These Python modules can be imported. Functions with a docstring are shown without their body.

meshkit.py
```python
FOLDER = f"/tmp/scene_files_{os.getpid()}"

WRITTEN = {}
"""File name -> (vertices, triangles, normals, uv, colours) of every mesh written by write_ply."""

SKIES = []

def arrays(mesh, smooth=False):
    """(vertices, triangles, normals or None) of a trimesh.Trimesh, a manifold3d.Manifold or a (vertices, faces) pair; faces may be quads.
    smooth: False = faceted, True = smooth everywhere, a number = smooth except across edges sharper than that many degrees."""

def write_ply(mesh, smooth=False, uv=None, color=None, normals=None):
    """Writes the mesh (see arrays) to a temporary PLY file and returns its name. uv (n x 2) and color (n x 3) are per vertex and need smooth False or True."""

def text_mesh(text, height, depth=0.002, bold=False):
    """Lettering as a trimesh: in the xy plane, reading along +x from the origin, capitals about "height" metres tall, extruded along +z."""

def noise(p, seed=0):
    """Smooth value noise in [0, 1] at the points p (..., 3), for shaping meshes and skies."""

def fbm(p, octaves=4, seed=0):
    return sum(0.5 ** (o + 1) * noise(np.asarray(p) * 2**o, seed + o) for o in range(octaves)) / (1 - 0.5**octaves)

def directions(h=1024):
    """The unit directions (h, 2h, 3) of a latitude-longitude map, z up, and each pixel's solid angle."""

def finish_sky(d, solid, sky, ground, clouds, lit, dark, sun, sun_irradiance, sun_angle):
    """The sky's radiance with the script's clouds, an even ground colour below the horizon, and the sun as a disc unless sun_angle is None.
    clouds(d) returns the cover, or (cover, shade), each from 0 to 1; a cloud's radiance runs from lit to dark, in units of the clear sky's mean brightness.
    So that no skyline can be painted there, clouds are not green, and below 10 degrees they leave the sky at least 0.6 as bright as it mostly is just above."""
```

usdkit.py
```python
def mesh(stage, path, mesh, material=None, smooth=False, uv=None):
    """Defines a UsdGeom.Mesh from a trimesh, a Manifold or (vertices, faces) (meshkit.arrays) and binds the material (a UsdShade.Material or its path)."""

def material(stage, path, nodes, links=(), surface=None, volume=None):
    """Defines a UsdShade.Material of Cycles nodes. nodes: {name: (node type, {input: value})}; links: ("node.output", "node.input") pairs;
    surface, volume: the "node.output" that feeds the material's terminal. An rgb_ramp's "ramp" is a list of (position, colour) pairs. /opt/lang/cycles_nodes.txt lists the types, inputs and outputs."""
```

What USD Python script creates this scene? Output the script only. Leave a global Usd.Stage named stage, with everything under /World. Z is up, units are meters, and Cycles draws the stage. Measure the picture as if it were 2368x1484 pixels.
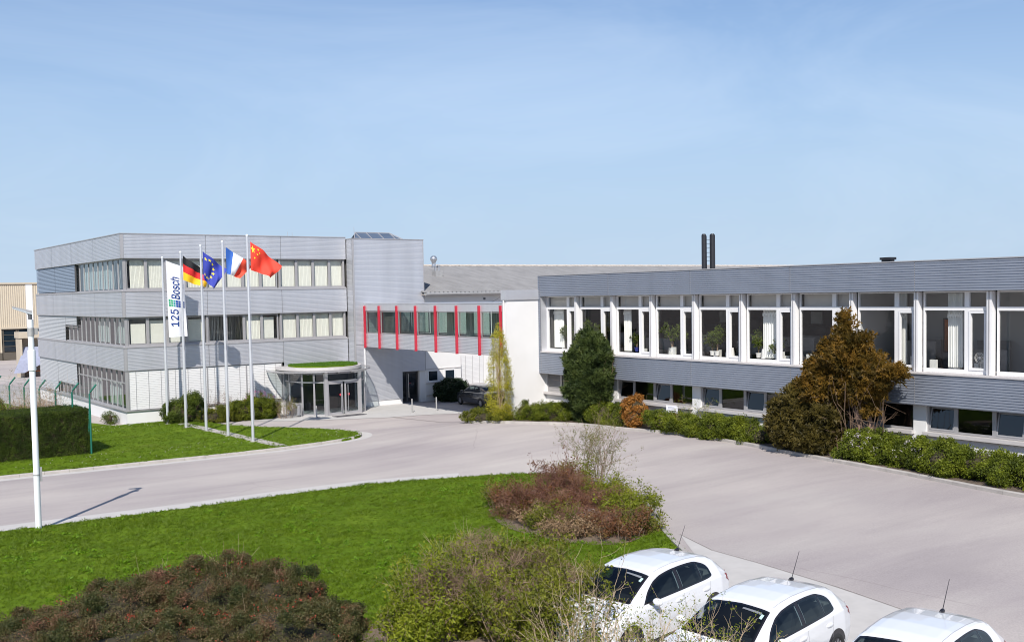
import math, random
import numpy as np, trimesh, usdkit, meshkit
from pxr import Usd, UsdGeom, UsdLux, UsdShade, Gf, Sdf, Vt
from shapely.geometry import Polygon, LineString, Point, box as sbox

stage = Usd.Stage.CreateInMemory()
UsdGeom.SetStageUpAxis(stage, 'Z')
UsdGeom.SetStageMetersPerUnit(stage, 1.0)
UsdGeom.Xform.Define(stage, '/World')
UsdGeom.Scope.Define(stage, '/World/Looks')
PI = math.pi

# ---------------------------------------------------------------- camera, sky, sun, exposure
EYE = (0.0, 0.0, 7.5)
YAW, PITCH, ROLL = 0.62800, 0.04960, -0.01810
EXPOSURE = 0.42
SUN = np.array([-0.70, -0.85, 1.0]); SUN /= np.linalg.norm(SUN)
SKY_STRENGTH, SUN_INTENSITY = 0.083, 1.06

fw = np.array([math.sin(YAW) * math.cos(PITCH), math.cos(YAW) * math.cos(PITCH), -math.sin(PITCH)])
rt = np.array([math.cos(YAW), -math.sin(YAW), 0.0]); up = np.cross(rt, fw)
R_ = rt * math.cos(ROLL) + up * math.sin(ROLL); U_ = -rt * math.sin(ROLL) + up * math.cos(ROLL)
cam = UsdGeom.Camera.Define(stage, '/World/camera')
cam.AddTransformOp().Set(Gf.Matrix4d(*R_, 0, *U_, 0, *(-fw), 0, *EYE, 1))
cam.CreateHorizontalApertureAttr(36.0)
cam.CreateVerticalApertureAttr(36.0 * 641 / 1024)
cam.CreateFocalLengthAttr(36.0 * 2418.5 / 2368)
cam.CreateVerticalApertureOffsetAttr(0.844)
cam.CreateExposureAttr(EXPOSURE)
cam.CreateClippingRangeAttr(Gf.Vec2f(0.1, 5000))

ROT = math.atan2(SUN[0], SUN[1]); ELEV = math.asin(SUN[2])
sky_mat = usdkit.material(stage, '/World/Looks/sky', {
    'sky': ('sky_texture', {'sky_type': 'single_scattering', 'sun_disc': False, 'sun_elevation': ELEV, 'sun_rotation': ROT, 'altitude': 450.0, 'air_density': 1.0, 'aerosol_density': 0.8, 'ozone_density': 2.0}),
    'tc': ('texture_coordinate', {}),
    'map': ('mapping', {'scale': (1.2, 2.2, 5.0), 'rotation': (0.1, 0.25, 0.5)}),
    'n': ('noise_texture', {'scale': 1.6, 'detail': 7.0, 'roughness': 0.62, 'distortion': 0.6}),
    'r': ('rgb_ramp', {'ramp': [(0.40, (0, 0, 0)), (0.74, (0.21, 0.21, 0.21))]}),
    'm': ('mix', {'mix_type': 'mix', 'color2': (8.0, 9.0, 10.2)}),
    'sep': ('separate_xyz', {}), 'hz': ('rgb_ramp', {'ramp': [(0.0, (0.92, 0.92, 0.92)), (0.06, (0.88, 0.88, 0.88)), (0.12, (0.75, 0.75, 0.75)), (0.20, (0.48, 0.48, 0.48)), (0.29, (0.17, 0.17, 0.17)), (0.5, (0, 0, 0)), (1.0, (0, 0, 0))]}),
    'tint': ('mix', {'mix_type': 'multiply', 'fac': 1.0, 'color2': (0.80, 0.97, 1.16)}),
    'mh': ('mix', {'mix_type': 'mix', 'color2': (4.6, 5.9, 7.6)}),
    'bg': ('background_shader', {'strength': SKY_STRENGTH})},
    [('tc.generated', 'map.vector'), ('map.vector', 'n.vector'), ('n.fac', 'r.fac'), ('r.color', 'm.fac'), ('tc.generated', 'sep.vector'), ('sep.z', 'hz.fac'), ('hz.color', 'mh.fac'), ('sky.color', 'tint.color1'), ('tint.color', 'mh.color1'), ('mh.color', 'm.color1'), ('m.color', 'bg.color')],
    surface='bg.background')
dome = UsdLux.DomeLight.Define(stage, '/World/sky')
UsdShade.MaterialBindingAPI.Apply(dome.GetPrim()).Bind(sky_mat)
dome.GetPrim().SetCustomDataByKey('kind', 'structure')
sun = UsdLux.DistantLight.Define(stage, '/World/sun')
zx = SUN; xx = np.cross([0, 0, 1.0], zx); xx /= np.linalg.norm(xx); yy = np.cross(zx, xx)
sun.AddTransformOp().Set(Gf.Matrix4d(*xx, 0, *yy, 0, *zx, 0, 0, 0, 60, 1))
sun.CreateIntensityAttr(SUN_INTENSITY); sun.CreateNormalizeAttr(True); sun.CreateAngleAttr(0.53)
sun.CreateColorAttr(Gf.Vec3f(1.0, 0.95, 0.88))

# ---------------------------------------------------------------- materials
def pm(name, col, rough=0.6, metal=0.0, var=0.10, scale=2.5, bump=0.0, bscale=60.0, spec=0.5, coat=0.0, stretch=(1, 1, 1)):
    c = np.array(col, float)
    nodes = {'g': ('geometry', {}), 'map': ('mapping', {'scale': stretch}),
             'n': ('noise_texture', {'scale': scale, 'detail': 5.0, 'roughness': 0.6}),
             'r': ('rgb_ramp', {'ramp': [(0.28, tuple(np.clip(c * (1 - var), 0, 1))), (0.72, tuple(np.clip(c * (1 + var), 0, 1)))]}),
             'p': ('principled_bsdf', {'roughness': rough, 'metallic': metal, 'specular_ior_level': spec, 'coat_weight': coat})}
    links = [('g.position', 'map.vector'), ('map.vector', 'n.vector'), ('n.fac', 'r.fac'), ('r.color', 'p.base_color')]
    if bump:
        nodes['n2'] = ('noise_texture', {'scale': bscale, 'detail': 3.0})
        nodes['b'] = ('bump', {'strength': bump, 'distance': 0.02})
        links += [('g.position', 'n2.vector'), ('n2.fac', 'b.height'), ('b.normal', 'p.normal')]
    return usdkit.material(stage, '/World/Looks/' + name, nodes, links, surface='p.BSDF')

def leafmat(name, cols, transl=0.25, rough=0.55, spec=0.3):
    n = len(cols)
    return usdkit.material(stage, '/World/Looks/' + name, {
        'o': ('object_info', {}), 'g': ('geometry', {}),
        'm1': ('math', {'math_type': 'multiply', 'value2': 0.28}), 'm2': ('math', {'math_type': 'multiply', 'value2': 0.40}),
        'a0': ('math', {'math_type': 'add'}), 'a': ('math', {'math_type': 'add', 'use_clamp': True}),
        'pn': ('noise_texture', {'scale': 1.7, 'detail': 3.0, 'roughness': 0.6}), 'pm': ('map_range', {'from_min': 0.34, 'from_max': 0.66, 'to_min': -0.12, 'to_max': 0.50}),
        'r': ('rgb_ramp', {'ramp': [(i / (n - 1), tuple(c)) for i, c in enumerate(cols)]}),
        'p': ('principled_bsdf', {'roughness': rough, 'specular_ior_level': spec}),
        't': ('translucent_bsdf', {}), 'x': ('mix_closure', {'fac': transl})},
        [('o.random', 'm1.value1'), ('g.random_per_island', 'm2.value1'), ('m1.value', 'a0.value1'), ('m2.value', 'a0.value2'), ('g.position', 'pn.vector'), ('pn.fac', 'pm.value'), ('a0.value', 'a.value1'), ('pm.result', 'a.value2'), ('a.value', 'r.fac'),
         ('r.color', 'p.base_color'), ('r.color', 't.color'), ('p.BSDF', 'x.closure1'), ('t.BSDF', 'x.closure2')], surface='x.closure')

def glassmat(name, tint=(0.935, 0.94, 0.925), ior=1.5, rough=0.0, gloss=(1, 1, 1)):
    return usdkit.material(stage, '/World/Looks/' + name, {
        'geo': ('geometry', {}), 'i': ('mix_float', {'a': ior, 'b': 1.0 / ior}), 'f': ('fresnel', {}), 't': ('transparent_bsdf', {'color': tint}), 'g': ('glossy_bsdf', {'roughness': rough, 'color': gloss}), 'x': ('mix_closure', {})},
        [('geo.backfacing', 'i.fac'), ('i.result', 'f.IOR'), ('f.fac', 'x.fac'), ('t.BSDF', 'x.closure1'), ('g.BSDF', 'x.closure2')], surface='x.closure')

M = {}
M['metal'] = pm('silver_cladding', (0.585, 0.59, 0.62), 0.36, 0.50, 0.07, 0.9, stretch=(1, 1, 0.12))
M['metal_r'] = pm('grey_cladding', (0.285, 0.31, 0.365), 0.40, 0.40, 0.07, 0.9, stretch=(1, 1, 0.12))
M['trim'] = pm('grey_trim', (0.40, 0.39, 0.40), 0.45, 0.3, 0.05)
M['frame'] = pm('grey_frame', (0.34, 0.33, 0.335), 0.45, 0.2, 0.05)
M['dframe'] = pm('dark_frame', (0.10, 0.10, 0.105), 0.4, 0.2, 0.05)
M['white'] = pm('white_render', (0.70, 0.69, 0.68), 0.8, 0, 0.03, 0.8, bump=0.15, bscale=90)
M['wframe'] = pm('white_frame', (0.74, 0.73, 0.73), 0.35, 0, 0.02)
M['sill'] = pm('sill_metal', (0.55, 0.52, 0.51), 0.5, 0.1, 0.06)
M['concrete'] = pm('concrete', (0.42, 0.40, 0.38), 0.85, 0, 0.12, 3.0, bump=0.3, bscale=40)
M['kerb'] = pm('kerb_concrete', (0.40, 0.37, 0.34), 0.85, 0, 0.16, 2.0, bump=0.35, bscale=50)
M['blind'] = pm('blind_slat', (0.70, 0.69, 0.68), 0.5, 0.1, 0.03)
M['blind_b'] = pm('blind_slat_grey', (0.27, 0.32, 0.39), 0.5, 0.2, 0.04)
M['louvre'] = pm('louvre_fabric', (0.68, 0.68, 0.62), 0.8, 0, 0.04)
M['roller'] = pm('roller_fabric', (0.50, 0.47, 0.44), 0.8, 0, 0.05)
M['curtain'] = pm('curtain_fabric', (0.80, 0.80, 0.78), 0.9, 0, 0.03)
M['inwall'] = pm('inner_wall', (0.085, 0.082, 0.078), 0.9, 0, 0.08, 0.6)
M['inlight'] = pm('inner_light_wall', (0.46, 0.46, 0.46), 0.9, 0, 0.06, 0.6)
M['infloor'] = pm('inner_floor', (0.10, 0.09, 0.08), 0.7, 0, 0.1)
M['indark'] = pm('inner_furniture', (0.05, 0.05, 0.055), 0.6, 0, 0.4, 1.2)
M['red'] = pm('red_paint', (0.44, 0.018, 0.040), 0.4, 0, 0.06, coat=0.3)
M['roofsheet'] = pm('roof_sheet', (0.235, 0.23, 0.23), 0.75, 0.0, 0.18, 1.5, stretch=(1, 0.25, 1))
M['ridge'] = pm('ridge_tile', (0.50, 0.44, 0.38), 0.8, 0, 0.2, 4)
M['zinc'] = pm('zinc', (0.55, 0.55, 0.56), 0.3, 0.8, 0.1, 5)
M['zincm'] = pm('zinc_dull', (0.42, 0.41, 0.40), 0.5, 0.4, 0.1, 5)
M['black'] = pm('black_paint', (0.018, 0.018, 0.022), 0.45, 0, 0.1)
M['beige'] = pm('beige_sheet', (0.50, 0.43, 0.33), 0.6, 0.0, 0.05)
M['brownd'] = pm('brown_door', (0.10, 0.085, 0.065), 0.5, 0, 0.1)
M['pole'] = pm('pole_alu', (0.62, 0.63, 0.66), 0.35, 0.4, 0.05)
M['lamp'] = pm('lamp_paint', (0.76, 0.78, 0.80), 0.4, 0.0, 0.03)
M['gpost'] = pm('green_post', (0.012, 0.13, 0.09), 0.45, 0, 0.1)
M['bark'] = pm('bark', (0.20, 0.13, 0.085), 0.9, 0, 0.35, 12)
M['bark_red'] = pm('bark_reddish', (0.26, 0.165, 0.125), 0.9, 0, 0.35, 9, stretch=(1, 1, 0.2))
M['twig'] = pm('twig_brown', (0.27, 0.19, 0.13), 0.85, 0, 0.35, 6)
M['twig_p'] = pm('twig_pale', (0.40, 0.30, 0.20), 0.85, 0, 0.3, 6)
M['twig_r'] = pm('twig_red', (0.20, 0.085, 0.065), 0.8, 0, 0.4, 4)
M['soil'] = pm('bed_soil', (0.12, 0.09, 0.068), 0.95, 0, 0.35, 5, bump=0.8, bscale=30)
M['stone'] = pm('boulder_stone', (0.21, 0.17, 0.155), 0.9, 0, 0.25, 3, bump=0.8, bscale=14)
M['tyre'] = pm('tyre_rubber', (0.022, 0.022, 0.022), 0.8, 0, 0.15)
M['rim'] = pm('rim_alloy', (0.5, 0.5, 0.52), 0.3, 0.8, 0.05)
M['carwhite'] = pm('car_white', (0.76, 0.77, 0.79), 0.28, 0, 0.008, coat=1.0)
M['cardark'] = pm('car_dark', (0.022, 0.025, 0.032), 0.25, 0.2, 0.03, coat=1.0)
M['cartrim'] = pm('car_trim', (0.014, 0.012, 0.016), 0.35, 0, 0.05)
M['carglass'] = pm('car_glass', (0.010, 0.018, 0.026), 0.03, 0, 0.3, 1.2, spec=0.6)
M['seam'] = pm('car_seam', (0.30, 0.30, 0.32), 0.5, 0, 0.02)
M['lens'] = pm('lamp_lens', (0.55, 0.58, 0.60), 0.08, 0.3, 0.2, 14)
M['rlens'] = pm('tail_lens', (0.24, 0.015, 0.02), 0.12, 0, 0.2, 14)
M['sticker'] = pm('sticker', (0.45, 0.62, 0.60), 0.5)
M['visor'] = pm('visor', (0.20, 0.21, 0.23), 0.6)
M['pot'] = pm('white_pot', (0.70, 0.69, 0.68), 0.4)
M['bluepot'] = pm('blue_pot', (0.02, 0.03, 0.20), 0.3)
M['orange'] = pm('orange_paint', (0.55, 0.16, 0.04), 0.6, 0, 0.5, 3)
M['mat'] = pm('doormat', (0.085, 0.08, 0.085), 0.95, 0, 0.2, 20)
M['skyglass'] = pm('skylight_glass', (0.10, 0.13, 0.18), 0.08, 0.0, 0.1, 1.5)
M['paleblue'] = pm('pale_blue_sheet', (0.30, 0.32, 0.42), 0.5)
M['glass'] = glassmat('window_glass')
M['glass_b'] = glassmat('bridge_glass', (0.50, 0.60, 0.56), 1.55)
M['glass_side'] = glassmat('side_glass', (0.62, 0.70, 0.72), 1.75)
M['glass_low'] = glassmat('low_window_glass', (0.42, 0.46, 0.50), 1.7)
M['brim'] = glassmat('brim_glass', (0.74, 0.78, 0.78), 1.5, 0.05)
for n, c in dict(fl_black=(0.01, 0.01, 0.012), fl_red=(0.62, 0.02, 0.02), fl_gold=(0.85, 0.48, 0.01), fl_blue=(0.03, 0.045, 0.33), fl_fblue=(0.03, 0.12, 0.45), fl_white=(0.80, 0.80, 0.84),
                 fl_fred=(0.70, 0.07, 0.035), fl_cred=(0.75, 0.05, 0.025), fl_yellow=(0.85, 0.70, 0.04), ink=(0.015, 0.05, 0.22), sq_green=(0.04, 0.36, 0.18), sq_teal=(0.02, 0.26, 0.28), sq_blue=(0.02, 0.08, 0.36),
                 greyink=(0.35, 0.38, 0.45), signred=(0.65, 0.06, 0.08), signwhite=(0.82, 0.81, 0.84)).items():
    M[n] = pm(n, c, 0.75, 0, 0.03)

# ground materials
def asphalt():
    return usdkit.material(stage, '/World/Looks/asphalt', {
        'g': ('geometry', {}), 'ms': ('mapping', {'scale': (0.10, 0.55, 1), 'rotation': (0, 0, 0.25)}),
        'n1': ('noise_texture', {'scale': 1.0, 'detail': 6.0, 'roughness': 0.62, 'distortion': 0.4}),
        'n2': ('noise_texture', {'scale': 0.13, 'detail': 4.0}),
        'n3': ('noise_texture', {'scale': 26.0, 'detail': 4.0, 'roughness': 0.8}),
        'r1': ('rgb_ramp', {'ramp': [(0.30, (0.375, 0.335, 0.325)), (0.50, (0.430, 0.385, 0.368)), (0.72, (0.470, 0.430, 0.402))]}),
        'r2': ('rgb_ramp', {'ramp': [(0.35, (0.86, 0.85, 0.87)), (0.65, (1.05, 1.05, 1.03))]}),
        'r3': ('rgb_ramp', {'ramp': [(0.25, (0.80, 0.80, 0.80)), (0.75, (1.18, 1.18, 1.18))]}),
        'x1': ('mix', {'mix_type': 'multiply', 'fac': 1.0}), 'x2': ('mix', {'mix_type': 'multiply', 'fac': 1.0}),
        'b': ('bump', {'strength': 0.25, 'distance': 0.01}),
        'wn': ('noise_texture', {'scale': 0.8, 'detail': 3.0}), 'wv': ('mix_vector', {'fac': 0.35}), 'vo': ('voronoi_texture', {'feature': 'distance_to_edge', 'scale': 0.16}), 'vr': ('rgb_ramp', {'ramp': [(0.0, (0.84, 0.83, 0.83)), (0.0035, (1, 1, 1)), (1, (1, 1, 1))]}), 'cr': ('noise_texture', {'scale': 0.11, 'detail': 2.0}), 'cm': ('map_range', {'from_min': 0.50, 'from_max': 0.60, 'clamp': True}), 'x3': ('mix', {'mix_type': 'multiply'}),
        'p': ('principled_bsdf', {'roughness': 0.88, 'specular_ior_level': 0.3})},
        [('g.position', 'ms.vector'), ('ms.vector', 'n1.vector'), ('g.position', 'n2.vector'), ('g.position', 'n3.vector'), ('n1.fac', 'r1.fac'), ('n2.fac', 'r2.fac'), ('n3.fac', 'r3.fac'),
         ('r1.color', 'x1.color1'), ('r2.color', 'x1.color2'), ('x1.color', 'x2.color1'), ('r3.color', 'x2.color2'), ('g.position', 'wn.vector'), ('g.position', 'wv.a'), ('wn.color', 'wv.b'), ('g.position', 'cr.vector'), ('wv.result', 'vo.vector'), ('vo.distance', 'vr.fac'), ('cr.fac', 'cm.value'), ('cm.result', 'x3.fac'), ('x2.color', 'x3.color1'), ('vr.color', 'x3.color2'), ('x3.color', 'p.base_color'), ('n3.fac', 'b.height'), ('b.normal', 'p.normal')], surface='p.BSDF')

def lawnmat():
    return usdkit.material(stage, '/World/Looks/lawn_grass', {
        'g': ('geometry', {}),
        'n1': ('noise_texture', {'scale': 0.9, 'detail': 5.0, 'roughness': 0.65}), 'n2': ('noise_texture', {'scale': 9.0, 'detail': 5.0, 'roughness': 0.7}),
        'n3': ('noise_texture', {'scale': 0.35, 'detail': 6.0, 'roughness': 0.7}),
        'r1': ('rgb_ramp', {'ramp': [(0.30, (0.075, 0.132, 0.006)), (0.5, (0.102, 0.168, 0.008)), (0.70, (0.135, 0.20, 0.012))]}),
        'r2': ('rgb_ramp', {'ramp': [(0.25, (0.62, 0.62, 0.6)), (0.75, (1.3, 1.3, 1.25))]}),
        'r3': ('rgb_ramp', {'ramp': [(0.56, (0, 0, 0)), (0.72, (0.55, 0.55, 0.55))]}),
        'x1': ('mix', {'mix_type': 'multiply', 'fac': 1.0}), 'x2': ('mix', {'mix_type': 'mix', 'color2': (0.13, 0.14, 0.035)}),
        'b': ('bump', {'strength': 0.8, 'distance': 0.05}), 'p': ('principled_bsdf', {'roughness': 0.9, 'specular_ior_level': 0.1})},
        [('g.position', 'n1.vector'), ('g.position', 'n2.vector'), ('g.position', 'n3.vector'), ('n1.fac', 'r1.fac'), ('n2.fac', 'r2.fac'), ('n3.fac', 'r3.fac'),
         ('r1.color', 'x1.color1'), ('r2.color', 'x1.color2'), ('x1.color', 'x2.color1'), ('r3.color', 'x2.fac'), ('x2.color', 'p.base_color'), ('n2.fac', 'b.height'), ('b.normal', 'p.normal')], surface='p.BSDF')
M['asphalt'] = asphalt()
M['lawn'] = lawnmat()
M['grass'] = leafmat('grass_blade', [(0.085, 0.135, 0.004), (0.110, 0.175, 0.006), (0.14, 0.21, 0.008), (0.21, 0.25, 0.025)], 0.35)
M['sedum'] = leafmat('roof_grass', [(0.06, 0.14, 0.01), (0.11, 0.22, 0.02)], 0.2)
M['lf_hedge'] = leafmat('hedge_leaf', [(0.045, 0.062, 0.006), (0.115, 0.145, 0.010), (0.19, 0.22, 0.016), (0.30, 0.31, 0.045)], 0.28)
M['lf_green'] = leafmat('green_leaf', [(0.040, 0.060, 0.008), (0.090, 0.125, 0.012), (0.17, 0.205, 0.018)], 0.22)
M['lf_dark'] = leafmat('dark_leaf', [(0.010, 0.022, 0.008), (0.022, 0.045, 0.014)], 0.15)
M['lf_clip'] = leafmat('clipped_leaf', [(0.020, 0.034, 0.004), (0.050, 0.078, 0.007), (0.11, 0.14, 0.014)], 0.15)
M['lf_juniper'] = leafmat('juniper_leaf', [(0.030, 0.050, 0.014), (0.085, 0.118, 0.028), (0.19, 0.22, 0.065)], 0.15)
M['lf_yew'] = leafmat('yew_leaf', [(0.050, 0.038, 0.006), (0.13, 0.078, 0.011), (0.25, 0.135, 0.020), (0.19, 0.135, 0.024)], 0.22)
M['lf_yew2'] = leafmat('yew_leaf_dark', [(0.040, 0.034, 0.007), (0.090, 0.070, 0.014), (0.15, 0.115, 0.026), (0.16, 0.13, 0.04)], 0.18)
M['lf_orange'] = leafmat('orange_leaf', [(0.17, 0.065, 0.012), (0.36, 0.155, 0.028), (0.48, 0.25, 0.08)], 0.2)
M['lf_horn'] = leafmat('hornbeam_leaf', [(0.28, 0.26, 0.015), (0.42, 0.39, 0.03), (0.55, 0.50, 0.09)], 0.35)
M['lf_spring'] = leafmat('spring_leaf', [(0.11, 0.14, 0.008), (0.21, 0.24, 0.014), (0.33, 0.34, 0.03)], 0.35)
M['lf_olive'] = leafmat('olive_leaf', [(0.070, 0.085, 0.008), (0.16, 0.17, 0.013), (0.27, 0.26, 0.03)], 0.3)
M['lf_cot'] = leafmat('cotoneaster_leaf', [(0.030, 0.044, 0.010), (0.075, 0.070, 0.022), (0.15, 0.082, 0.045), (0.27, 0.105, 0.072)], 0.12)
M['lf_red'] = leafmat('red_leaf', [(0.09, 0.035, 0.016), (0.17, 0.075, 0.030), (0.16, 0.15, 0.025)], 0.2)
M['petal_w'] = leafmat('white_petal', [(0.62, 0.55, 0.56), (0.75, 0.70, 0.70)], 0.2)
M['petal_p'] = leafmat('pink_petal', [(0.48, 0.12, 0.30), (0.66, 0.28, 0.46)], 0.25)
M['petal_y'] = leafmat('yellow_petal', [(0.62, 0.40, 0.02), (0.75, 0.55, 0.05)], 0.2)

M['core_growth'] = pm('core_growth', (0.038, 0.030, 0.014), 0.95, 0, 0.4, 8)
M['weed'] = leafmat('weed_leaf', [(0.11, 0.21, 0.006), (0.17, 0.30, 0.010)], 0.3)
M['leaf_r'] = leafmat('red_cotoneaster_leaf', [(0.22, 0.035, 0.02), (0.34, 0.08, 0.04)], 0.2)
M['litter'] = pm('leaf_litter', (0.16, 0.118, 0.082), 0.95, 0, 0.45, 9, bump=0.9, bscale=45)
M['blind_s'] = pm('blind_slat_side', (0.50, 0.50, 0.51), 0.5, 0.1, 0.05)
M['leaf_dry'] = leafmat('dry_leaf', [(0.20, 0.13, 0.07), (0.30, 0.20, 0.11)], 0.1)
M['carglass_t'] = glassmat('car_window_glass', (0.40, 0.46, 0.46), 1.5)
M['carseat'] = pm('car_seat', (0.045, 0.045, 0.05), 0.8, 0, 0.2, 6)
M['lining'] = pm('car_lining', (0.06, 0.06, 0.065), 0.8, 0, 0.1)
M['lf_twig'] = leafmat('twiglet_brown', [(0.10, 0.065, 0.04), (0.22, 0.15, 0.095), (0.36, 0.26, 0.17)], 0.0)
M['lf_twigr'] = leafmat('twiglet_red', [(0.10, 0.042, 0.030), (0.20, 0.10, 0.065), (0.30, 0.21, 0.13)], 0.0)
M['paper'] = pm('paper_white', (0.62, 0.62, 0.60), 0.7, 0, 0.05)
M['greydesk'] = pm('grey_desk', (0.20, 0.20, 0.205), 0.6, 0, 0.1)

# ---------------------------------------------------------------- helpers
used = {}
class Th:
    def __init__(s, path, loc=(0, 0, 0)): s.path, s.loc = path, np.array(loc, float)
WORLD = Th('/World')

def numbered(parent, name):
    k = (parent, name); n = used.get(k, 0); used[k] = n + 1
    return f'{parent}/{name}' if n == 0 else f'{parent}/{name}_{n:03d}'

def tag(prim, label=None, cat=None, group=None, kind=None):
    for k, v in (('label', label), ('category', cat), ('group', group), ('kind', kind)):
        if v: prim.SetCustomDataByKey(k, v)

def thing(name, label, cat, loc=(0, 0, 0), group=None, rotz=0.0, kind=None):
    p = numbered('/World', name)
    x = UsdGeom.Xform.Define(stage, p); x.AddTranslateOp().Set(Gf.Vec3d(*map(float, loc)))
    if rotz: x.AddRotateZOp().Set(math.degrees(rotz))
    tag(x.GetPrim(), label, cat, group, kind)
    return Th(p, loc)

def copy_thing(src, name, label, cat, loc, group=None, rotz=0.0):
    p = numbered('/World', name)
    x = UsdGeom.Xform.Define(stage, p)
    x.GetPrim().GetReferences().AddInternalReference(src.path)
    x.GetPrim().SetInstanceable(True)
    x.ClearXformOpOrder()
    x.GetPrim().GetAttribute('xformOp:translate').Set(Gf.Vec3d(*map(float, loc)))
    ops = [UsdGeom.XformOp(x.GetPrim().GetAttribute('xformOp:translate'))]
    a = x.GetPrim().GetAttribute('xformOp:rotateZ')
    if a: a.Set(math.degrees(rotz)); ops.append(UsdGeom.XformOp(a))
    x.SetXformOpOrder(ops)
    tag(x.GetPrim(), label, cat, group)
    return Th(p, loc)

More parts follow.
